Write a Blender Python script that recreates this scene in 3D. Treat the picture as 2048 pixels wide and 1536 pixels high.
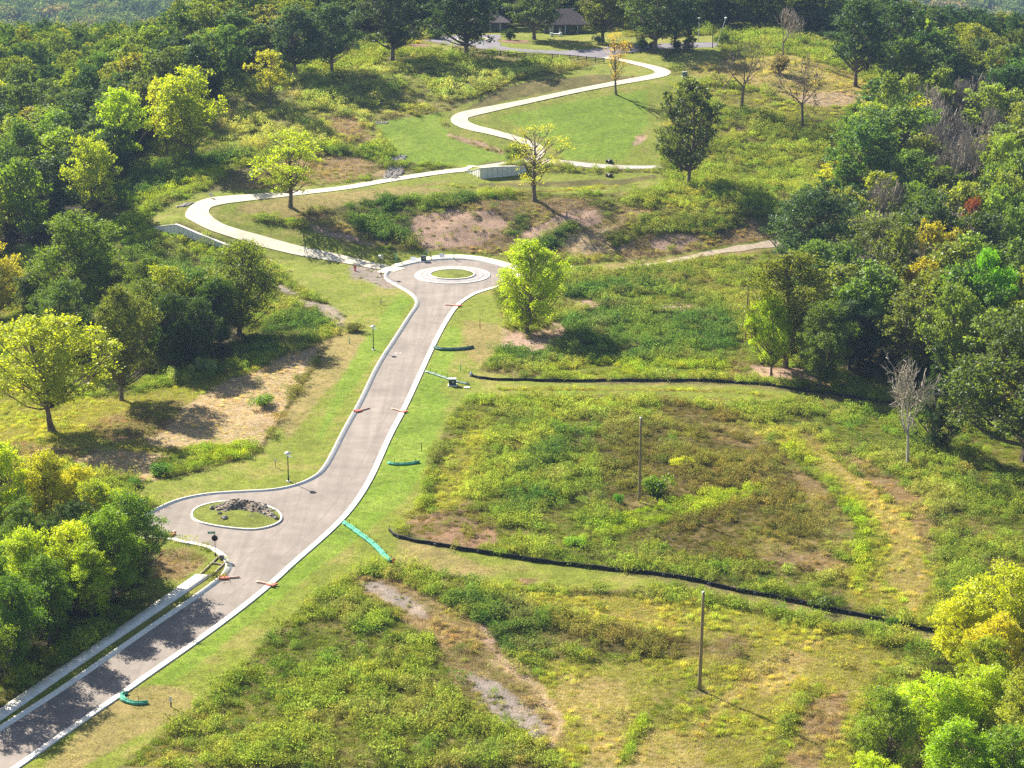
import bpy, math, random
import numpy as np
from mathutils import Vector
rng = np.random.default_rng(7); random.seed(7)
S = bpy.context.scene; COL = S.collection; PI = math.pi
for o in list(bpy.data.objects): bpy.data.objects.remove(o)

# ---------------------------------------------------------------- camera, sky, sun, exposure
F = 4135.0; PITCH = math.radians(15.9); CAMH = 92.0
cam = bpy.data.cameras.new('camera'); camo = bpy.data.objects.new('camera', cam); COL.objects.link(camo)
cam.sensor_fit = 'HORIZONTAL'; cam.sensor_width = 36.0; cam.lens = 36.0 * F / 2048.0
cam.clip_start = 1.0; cam.clip_end = 30000.0
camo.location = (0, 0, CAMH); camo.rotation_euler = (PI / 2 - PITCH, 0, 0); S.camera = camo
SUN_EL = math.radians(34.0)
_h = np.array([-0.63, 0.777]); _h /= np.linalg.norm(_h)
SUN_DIR = Vector((_h[0] * math.cos(SUN_EL), _h[1] * math.cos(SUN_EL), math.sin(SUN_EL)))
w = bpy.data.worlds.new('World'); S.world = w; w.use_nodes = True
nt = w.node_tree; nt.nodes.clear()
sky = nt.nodes.new('ShaderNodeTexSky'); sky.sky_type = 'NISHITA'; sky.sun_disc = False
sky.sun_elevation = SUN_EL; sky.sun_rotation = math.atan2(SUN_DIR.x, SUN_DIR.y)
sky.air_density = 1.0; sky.dust_density = 1.5; sky.ozone_density = 1.5
bg = nt.nodes.new('ShaderNodeBackground'); bg.inputs['Strength'].default_value = 0.05
ow = nt.nodes.new('ShaderNodeOutputWorld')
nt.links.new(sky.outputs[0], bg.inputs[0]); nt.links.new(bg.outputs[0], ow.inputs[0])
sl = bpy.data.lights.new('sun', 'SUN'); sl.energy = 5.0; sl.angle = math.radians(0.5); sl.color = (1.0, 0.93, 0.80)
so = bpy.data.objects.new('sun', sl); COL.objects.link(so)
so.rotation_euler = SUN_DIR.to_track_quat('Z', 'Y').to_euler(); so.location = (0, 0, 500)
S.view_settings.view_transform = 'Standard'; S.view_settings.look = 'None'
S.view_settings.exposure = 1.76; S.view_settings.gamma = 1.0
S.render.engine = 'CYCLES'
S.cycles.max_bounces = 6; S.cycles.diffuse_bounces = 3; S.cycles.transmission_bounces = 4
S.cycles.volume_bounces = 0; S.cycles.glossy_bounces = 2; S.cycles.use_denoising = False
S.cycles.denoiser = 'OPENIMAGEDENOISE'

# ---------------------------------------------------------------- numeric helpers
def lin(c):
    c = np.asarray(c, float) / 255.0
    return np.where(c <= 0.04045, c / 12.92, ((c + 0.055) / 1.055) ** 2.4)
def sstep(a, b, x):
    t = np.clip((x - a) / (b - a), 0, 1); return t * t * (3 - 2 * t)
_perm = np.random.default_rng(3).random((256, 256))
def vnoise(x, y, s, k=0):
    x = np.asarray(x, float) / s + 17.3 * k; y = np.asarray(y, float) / s + 31.7 * k
    xi = np.floor(x).astype(int); yi = np.floor(y).astype(int); fx = x - xi; fy = y - yi
    fx = fx * fx * (3 - 2 * fx); fy = fy * fy * (3 - 2 * fy)
    g = lambda a, b: _perm[a & 255, b & 255]
    return (g(xi, yi) * (1 - fx) + g(xi + 1, yi) * fx) * (1 - fy) + (g(xi, yi + 1) * (1 - fx) + g(xi + 1, yi + 1) * fx) * fy
def fbm(x, y, s, k=0, o=3):
    r = 0; a = 1; t = 0
    for i in range(o): r = r + a * vnoise(x, y, s / 2 ** i, k + i * 5); t += a; a *= 0.5
    return r / t
def proj(x, y, z):
    x = np.asarray(x, float); y = np.asarray(y, float); z = np.asarray(z, float) - CAMH
    d = y * math.cos(PITCH) - z * math.sin(PITCH); d = np.where(d < 1, 1, d)
    v = y * math.sin(PITCH) + z * math.cos(PITCH)
    return 1024 + F * x / d, 768 - F * v / d
def pip(px, py, poly):
    P = np.asarray(poly, float); ins = np.zeros(px.shape, bool); n = len(P)
    for i in range(n):
        x0, y0 = P[i]; x1, y1 = P[(i + 1) % n]
        if y0 == y1: continue
        c = ((y0 > py) != (y1 > py)) & (px < (x1 - x0) * (py - y0) / (y1 - y0) + x0)
        ins ^= c
    return ins
def dpoly(px, py, P, closed=False):
    P = np.asarray(P, float)[:, :2]; best = np.full(np.shape(px), 1e9); n = len(P)
    for i in range(n if closed else n - 1):
        a = P[i]; b = P[(i + 1) % n]; d = b - a; L = d @ d + 1e-12
        t = np.clip(((px - a[0]) * d[0] + (py - a[1]) * d[1]) / L, 0, 1)
        q = (px - a[0] - t * d[0]) ** 2 + (py - a[1] - t * d[1]) ** 2
        best = np.minimum(best, q)
    return np.sqrt(best)

# ---------------------------------------------------------------- terrain height
def prof(pts, sig=4.0):
    xs = np.arange(-800, 9000, 1.0); p = np.array(pts, float)
    v = np.interp(xs, p[:, 0], p[:, 1]); k = np.exp(-0.5 * (np.arange(-16, 17) / sig) ** 2); k /= k.sum()
    v = np.convolve(np.pad(v, 16, 'edge'), k, 'valid')
    return lambda y: np.interp(y, xs, v)
FAR = [(1200, -72), (1600, -105), (2400, -118), (3500, -80), (5500, 70), (9000, 120)]
hC = prof([(-800, -8), (160, -1.5), (250, -0.6), (330, 0), (416, 0), (426, 3.5), (442, 8), (467, 9.5), (502, 16), (515, 19), (529, 22),
           (556, 24), (600, 25.5), (640, 25), (700, 17), (800, 2), (950, -25)] + FAR)
hL = prof([(-800, -8), (160, -4), (350, -5), (450, -5), (530, 1), (600, 3), (700, 1), (780, -10), (950, -36)] + FAR, 8)
hR = prof([(-800, -8), (160, -3), (300, -3), (420, -3), (470, 3), (540, 12), (600, 13), (660, 8), (760, -5), (950, -32)] + FAR, 8)
def H0(x, y):
    x = np.asarray(x, float); y = np.asarray(y, float)
    x0 = np.interp(y, [200, 260, 300, 350, 400, 460, 600], [-78, -62, -50, -42, -45, -70, -70])
    wl = sstep(0, 60, x0 - x); wr = sstep(70, 150, x)
    h = hC(y) * (1 - wl - wr * (1 - wl)) + hL(y) * wl + hR(y) * wr * (1 - wl)
    far = sstep(900, 1500, y)
    return h + far * (fbm(x, y, 700, 9, 3) - 0.5) * 50
def unproj(px, py, Hf):
    px = np.atleast_1d(np.asarray(px, float)); py = np.atleast_1d(np.asarray(py, float))
    u = (px - 1024) / F; v = (768 - py) / F
    dx = u; dy = math.cos(PITCH) + v * math.sin(PITCH); dz = -math.sin(PITCH) + v * math.cos(PITCH)
    t = np.full(px.shape, 120.0); res = np.full(px.shape, np.nan); prev = None
    while np.isnan(res).any() and t.max() < 4000:
        g = CAMH + dz * t - Hf(dx * t, dy * t)
        if prev is not None:
            hit = np.isnan(res) & (g <= 0); f = pg / np.where(pg - g == 0, 1, pg - g)
            res[hit] = (pt + (t - pt) * f)[hit]
        pg = g; pt = t.copy(); prev = 1; t = t + np.where(t < 800, 1.0, 4.0)
    res = np.where(np.isnan(res), 3900, res)
    return np.stack([dx * res, dy * res, CAMH + dz * res], 1)
def W0(pts):
    p = np.asarray(pts, float); return unproj(p[:, 0], p[:, 1], H0)[:, :2]
# retaining walls: base line in the photo, then a step in the terrain behind them
WALLS = []
for bot, hh in (([(308, 457), (330, 464), (352, 471), (395, 482), (438, 494), (480, 504)], [0.2, 1.25, 2.3, 1.5, .95, 0.35]),
                ([(930, 343), (945, 350), (961, 359), (1000, 355), (1033, 350), (1052, 345)], [0.1, 1.0, 2.5, 2.4, 1.9, 1.2])):
    WALLS.append((W0(bot), np.array(hh)))
def wedge(x, y):
    add = np.zeros(np.shape(x))
    for P, hh in WALLS:
        i = np.argsort(P[:, 0]); xs = P[i, 0]; ys = P[i, 1]; h = hh[i]
        yw = np.interp(x, xs, ys); hw = np.interp(x, xs, h, left=0, right=0)
        hw = hw * sstep(xs[0] - 3, xs[0] + 1, x) * (1 - sstep(xs[-1] - 1, xs[-1] + 3, x))
        d = y - yw
        add = add + hw * 0.86 * np.clip((d - 0.5) / 0.8, 0, 1) * (1 - sstep(2.5, 9, d))
    return add
def H1(x, y): return H0(x, y) + wedge(np.asarray(x, float), np.asarray(y, float))
def Wp(pts):
    p = np.asarray(pts, float); return unproj(p[:, 0], p[:, 1], H1)[:, :2]
def smooth(P, step=1.0, closed=False, it=2):
    P = np.asarray(P, float)
    for _ in range(it):
        Q = []
        n = len(P)
        for i in range(n if closed else n - 1):
            a = P[i]; b = P[(i + 1) % n]; Q += [a * .75 + b * .25, a * .25 + b * .75]
        if not closed: Q = [P[0]] + Q + [P[-1]]
        P = np.array(Q)
    if closed: P = np.vstack([P, P[:1]])
    s = np.r_[0, np.cumsum(np.linalg.norm(np.diff(P, axis=0), axis=1))]
    n = max(2, int(s[-1] / step)); t = np.linspace(0, s[-1], n + 1)
    R = np.stack([np.interp(t, s, P[:, k]) for k in range(P.shape[1])], 1)
    return R[:-1] if closed else R
def normals(P, closed=False):
    if closed: T = np.roll(P, -1, 0) - np.roll(P, 1, 0)
    else: T = np.gradient(P, axis=0)
    T = T / (np.linalg.norm(T, axis=1, keepdims=True) + 1e-9)
    return np.stack([-T[:, 1], T[:, 0]], 1)      # left of travel

# ---------------------------------------------------------------- road lines (traced)
RC = Wp([(905, 551)])[0]; R_OUT = 13.6
def arc(a0, a1, r=R_OUT, n=40): 
    a = np.radians(np.linspace(a0, a1, n)); return np.stack([RC[0] + r * np.cos(a), RC[1] + r * np.sin(a)], 1)
left_a = Wp([(800, 577), (818, 587), (831, 600), (830, 613), (817, 630), (787, 677), (752, 729), (718, 803), (684, 861),
             (662, 906), (646, 935), (629, 953), (594, 969), (550, 979), (484, 982), (422, 986), (378, 993), (343, 1003),
             (310, 1018), (270, 1040), (220, 1075)])
left_line = smooth(np.vstack([arc(90, 208)[:-1], left_a]), 0.7, it=2)
left_low = smooth(Wp([(240, 1085), (290, 1072), (334, 1073), (365, 1081), (396, 1086), (425, 1093), (446, 1104), (461, 1119),
                      (466, 1134), (457, 1150), (440, 1165), (396, 1197), (308, 1256), (220, 1318), (132, 1379), (44, 1436),
                      (0, 1464), (-80, 1515), (-160, 1566)])[::1], 0.7)
right_line = smooth(np.vstack([arc(90, -28)[:-1], Wp([(985, 578), (957, 586), (937, 597), (921, 609), (909, 623), (889, 656),
             (868, 698), (841, 759), (811, 824), (787, 868), (770, 907), (751, 951), (725, 996), (694, 1036), (650, 1078), (594, 1126),
             (550, 1168), (484, 1222), (396, 1287), (308, 1348), (246, 1392), (176, 1440), (110, 1486), (44, 1534), (-60, 1604), (-160, 1670)])]), 0.7)
# left_low already marks the asphalt-side line of its kerb: move to the outer edge
PATH_C = Wp([(800, 541), (763, 535), (700, 522), (650, 512), (615, 506), (564, 494), (513, 480), (461, 465), (427, 454), (401, 441), (391, 426),
             (405, 409), (444, 400), (513, 394), (581, 388), (649, 381), (700, 375), (782, 359.5), (885, 344), (935, 337), (1022, 327), (1060, 322),
             (1080, 308), (1076, 294), (1052, 284), (1015, 273), (977, 263), (940, 255), (918, 245), (919, 233), (940, 227), (988, 217), (1056, 203),
             (1124, 188), (1193, 174), (1261, 162), (1312, 153), (1330, 146), (1316, 138), (1285, 130), (1244, 121), (1210, 115)])
path_c = smooth(PATH_C, 1.0, it=3)
TEAR = smooth(Wp([(381, 1032), (385, 1021), (405, 1011), (440, 1004), (484, 1003), (528, 1010), (556, 1021), (568, 1036), (559, 1049), (528, 1059),
              (497, 1062), (440, 1056), (405, 1049), (385, 1041)]), 0.5, closed=True)
WALK_L = Wp([(-120, 1496), (0, 1419), (132, 1329), (264, 1239), (392, 1150)]); WALK_R = Wp([(-120, 1522), (0, 1443), (132, 1350), (264, 1260), (422, 1152)])
TRACK = smooth(Wp([(1225, 540), (1270, 533), (1330, 525), (1400, 510), (1470, 498), (1555, 486), (1600, 482)]), 1.0)
GTRACK = smooth(Wp([(1085, 324), (1130, 326), (1200, 333), (1260, 335), (1322, 334)]), 1.0)
LOT = Wp([(854, 81), (885, 72), (940, 69), (1001, 70), (997, 82), (1000, 91), (1020, 96), (1060, 99.5), (1124, 102), (1190, 97), (1225, 92), (1300, 88), (1434, 84), (1434, 94),
          (1300, 100), (1240, 108), (1235, 121), (1205, 118), (1158, 112), (1090, 106.5), (1022, 102.5), (970, 98), (919, 92), (871, 85)])
road_poly = np.vstack([left_line, left_low, right_line[::-1]])
ROADC = np.vstack([left_line, left_low, right_line])

def relief(x, y):
    d = np.minimum(np.minimum(dpoly(x, y, left_line[::6]), dpoly(x, y, right_line[::6])), dpoly(x, y, left_low[::6]))
    ins = pip(x, y, road_poly[::3]); d = np.where(ins, 0, d)
    d = np.minimum(d, dpoly(x, y, path_c[::4]) - 2); d = np.minimum(np.minimum(d, dpoly(x, y, TRACK[::4])), dpoly(x, y, GTRACK[::4])); d = np.minimum(d, dpoly(x, y, LOT, True)); d = np.where(pip(x, y, LOT), 0, d)
    m = sstep(2, 14, d)
    bank = sstep(414, 425, y) * (1 - sstep(450, 462, y)) * sstep(-30, -10, x) * (1 - sstep(60, 80, x))
    n = (fbm(x, y, 22, 1, 3) - 0.5) * (0.8 + 2.6 * bank) + (fbm(x, y, 5, 2, 2) - 0.5) * (0.28 + 0.9 * bank)
    return n * m * (1 - sstep(800, 1200, y) * 0.0)

# ---------------------------------------------------------------- mesh / material helpers
def srgb(c): return tuple(lin(c)) + (1.0,)
def tag(o, label=None, cat=None, group=None, kind=None):
    if label: o['label'] = label
    if cat: o['category'] = cat
    if group: o['group'] = group
    if kind: o['kind'] = kind
    return o
def link(o, parent=None):
    COL.objects.link(o)
    if parent is not None: o.parent = parent
    return o
def np_mesh(name, V, Fq, mat=None, smooth_=False):
    me = bpy.data.meshes.new(name); V = np.asarray(V, np.float32); Fq = np.asarray(Fq, np.int32); k = Fq.shape[1]
    me.vertices.add(len(V)); me.vertices.foreach_set('co', V.ravel())
    me.loops.add(Fq.size); me.loops.foreach_set('vertex_index', Fq.ravel())
    me.polygons.add(len(Fq)); me.polygons.foreach_set('loop_start', np.arange(0, Fq.size, k, dtype=np.int32))
    try: me.polygons.foreach_set('loop_total', np.full(len(Fq), k, np.int32))
    except Exception: pass
    me.update(calc_edges=True)
    if smooth_: me.polygons.foreach_set('use_smooth', np.ones(len(Fq), bool))
    if mat: me.materials.append(mat)
    return me
def fattr(me, name, arr, typ='FLOAT', dom='POINT'):
    a = me.attributes.new(name, typ, dom); arr = np.asarray(arr, np.float32)
    if typ == 'FLOAT': a.data.foreach_set('value', arr.ravel())
    elif typ == 'FLOAT_VECTOR': a.data.foreach_set('vector', arr.ravel())
    elif typ == 'FLOAT_COLOR':
        if arr.shape[1] == 3: arr = np.c_[arr, np.ones(len(arr), np.float32)]
        a.data.foreach_set('color', arr.astype(np.float32).ravel())
class MB:
    def __init__(s): s.v = []; s.f = []
    def add(s, V, Fs):
        b = len(s.v); s.v += [tuple(p) for p in V]; s.f += [tuple(i + b for i in f) for f in Fs]; return s
    def box(s, c, d, rz=0.0, tilt=0.0, ch=0.0):
        c = np.array(c, float); hx, hy, hz = np.array(d, float) / 2; V = []
        if ch > 0:                                   # chamfered vertical edges and top
            ring = [(hx - ch, hy), (hx, hy - ch), (hx, -hy + ch), (hx - ch, -hy), (-hx + ch, -hy), (-hx, -hy + ch), (-hx, hy - ch), (-hx + ch, hy)]
            for zz, k in ((-hz, 0), (hz - ch, 0), (hz, ch)):
                for (a, b) in ring: V.append((a * (1 - k / hx), b * (1 - k / hy), zz))
            Fs = [tuple(range(7, -1, -1))] [::-1]
            for L in range(2):
                for i in range(8): j = (i + 1) % 8; Fs.append((L * 8 + j, L * 8 + i, L * 8 + 8 + i, L * 8 + 8 + j))
            Fs.append(tuple(range(23, 15, -1)))
        else:
            V = [(x, y, z) for z in (-hz, hz) for (x, y) in ((-hx, -hy), (hx, -hy), (hx, hy), (-hx, hy))]
            Fs = [(3, 2, 1, 0), (4, 5, 6, 7), (0, 1, 5, 4), (1, 2, 6, 5), (2, 3, 7, 6), (3, 0, 4, 7)]
        V = np.array(V, float)
        if tilt: ct, st = math.cos(tilt), math.sin(tilt); V = np.stack([V[:, 0], V[:, 1] * ct - V[:, 2] * st, V[:, 1] * st + V[:, 2] * ct], 1)
        cz, sz = math.cos(rz), math.sin(rz); V = np.stack([V[:, 0] * cz - V[:, 1] * sz, V[:, 0] * sz + V[:, 1] * cz, V[:, 2]], 1) + c
        return s.add(V, Fs)
    def tube(s, P, R, n=8, cap=True):
        P = np.array(P, float); R = np.broadcast_to(np.asarray(R, float), (len(P),)); T = np.gradient(P, axis=0)
        V = []
        for p, t, r in zip(P, T, R):
            t = Vector(t).normalized(); a = t.orthogonal().normalized() if abs(t.z) > .9 else Vector((-t.y, t.x, 0)).normalized(); b = t.cross(a)
            for k in range(n):
                q = 2 * PI * k / n; V.append(tuple(np.array(p) + r * (np.array(a) * math.cos(q) + np.array(b) * math.sin(q))))
        Fs = []
        for i in range(len(P) - 1):
            for k in range(n): j = (k + 1) % n; Fs.append((i * n + k, i * n + j, i * n + n + j, i * n + n + k))
        if cap: Fs.append(tuple(range(n - 1, -1, -1))); Fs.append(tuple((len(P) - 1) * n + k for k in range(n)))
        return s.add(V, Fs)
    def lathe(s, prof_, c=(0, 0, 0), n=16):
        V = []; 
        for r, z in prof_:
            for k in range(n): q = 2 * PI * k / n; V.append((c[0] + r * math.cos(q), c[1] + r * math.sin(q), c[2] + z))
        Fs = []
        for i in range(len(prof_) - 1):
            for k in range(n): j = (k + 1) % n; Fs.append((i * n + k, i * n + j, i * n + n + j, i * n + n + k))
        Fs.append(tuple(range(n - 1, -1, -1))); Fs.append(tuple((len(prof_) - 1) * n + k for k in range(n)))
        return s.add(V, Fs)
    def build(s, name, mat, parent=None, smooth_=False):
        me = bpy.data.meshes.new(name); me.from_pydata(s.v, [], s.f); me.update()
        if smooth_: me.polygons.foreach_set('use_smooth', np.ones(len(me.polygons), bool))
        me.materials.append(mat); o = bpy.data.objects.new(name, me); return link(o, parent)
def empty(name, loc, rz=0.0):
    o = bpy.data.objects.new(name, None); o.location = loc; o.rotation_euler = (0, 0, rz); o.empty_display_size = 0.5
    return link(o)
def copy_tree(o, loc=None, rz=None, label=None, parent=None):
    c = o.copy(); COL.objects.link(c)
    if parent is not None: c.parent = parent
    for ch in list(o.children): copy_tree(ch, parent=c)
    if loc is not None: c.location = loc
    if rz is not None: c.rotation_euler = (0, 0, rz)
    if label: c['label'] = label
    return c
def mat(name, color, rough=0.8, noise=0.0, nscale=3.0, bump=0.0, bscale=20.0, metal=0.0, spec=0.3, col2=None, stretch=None):
    m = bpy.data.materials.new(name); m.use_nodes = True; N = m.node_tree.nodes; L = m.node_tree.links
    b = N['Principled BSDF']; b.inputs['Roughness'].default_value = rough; b.inputs['Metallic'].default_value = metal
    b.inputs['Specular IOR Level'].default_value = spec
    tc = N.new('ShaderNodeTexCoord'); src = tc.outputs['Object']
    if stretch:
        mp = N.new('ShaderNodeMapping'); mp.inputs['Scale'].default_value = stretch; L.new(src, mp.inputs[0]); src = mp.outputs[0]
    n = N.new('ShaderNodeTexNoise'); n.inputs['Scale'].default_value = nscale; n.inputs['Detail'].default_value = 6; L.new(src, n.inputs['Vector'])
    r = N.new('ShaderNodeValToRGB'); r.color_ramp.elements[0].position = .3; r.color_ramp.elements[1].position = .7
    c = lin(color); c2 = lin(col2) if col2 is not None else np.clip(c * (1 + noise), 0, 1)
    r.color_ramp.elements[0].color = tuple(c * (1 - noise)) + (1,); r.color_ramp.elements[1].color = tuple(c2) + (1,)
    L.new(n.outputs['Fac'], r.inputs[0]); L.new(r.outputs[0], b.inputs['Base Color'])
    if bump > 0:
        n2 = N.new('ShaderNodeTexNoise'); n2.inputs['Scale'].default_value = bscale; n2.inputs['Detail'].default_value = 4; L.new(src, n2.inputs['Vector'])
        bp = N.new('ShaderNodeBump'); bp.inputs['Strength'].default_value = bump; bp.inputs['Distance'].default_value = 0.1
        L.new(n2.outputs['Fac'], bp.inputs['Height']); L.new(bp.outputs[0], b.inputs['Normal'])
    return m

# ---------------------------------------------------------------- ground cover painter (photo regions -> cover classes)
#        name: (ground sRGB, plant sRGB, clump density, filler density, clump size)
K_ALB = 0.50
CL = {
 'W':  ((132, 128, 68), (146, 160, 70), .80, .95, 1.0),
 'WD': ((104, 102, 56),  (126, 138, 64), .85, .95, .95),
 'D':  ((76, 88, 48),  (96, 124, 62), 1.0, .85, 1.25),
 'Y':  ((168, 158, 84), (180, 182, 82), .50, 1.0, .8),
 'YB': ((142, 150, 58), (160, 178, 54), .55, .95, .9),
 'YG': ((158, 158, 88), (176, 184, 104), .60, 1.0, .95),
 'O':  ((196, 176, 112), (196, 186, 112), .30, .95, .7),
 'P':  ((172, 146, 110), (170, 152, 112), .28, .85, .75),
 'K':  ((124, 110, 68),  (128, 122, 68), .45, .95, .85),
 'S':  ((216, 190, 154), (218, 196, 158), .14, .85, .55),
 'M':  ((150, 162, 54), (146, 160, 54), .0, .0, .4),
 'MG': ((140, 170, 44), (132, 162, 46), .0, .0, .4),
 'MT': ((172, 158, 92), (152, 150, 80), .0, .0, .4),
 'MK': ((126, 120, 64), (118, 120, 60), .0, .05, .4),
 'B':  ((208, 174, 150), (140, 142, 80), .08, .14, .7),
 'R':  ((170, 134, 104), (140, 134, 72), .10, .26, .7),
 'G':  ((174, 160, 150), (136, 144, 76), .06, .22, .6),
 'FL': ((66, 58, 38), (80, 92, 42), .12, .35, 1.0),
}
KEYS = list(CL); KI = {k: i for i, k in enumerate(KEYS)}
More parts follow.
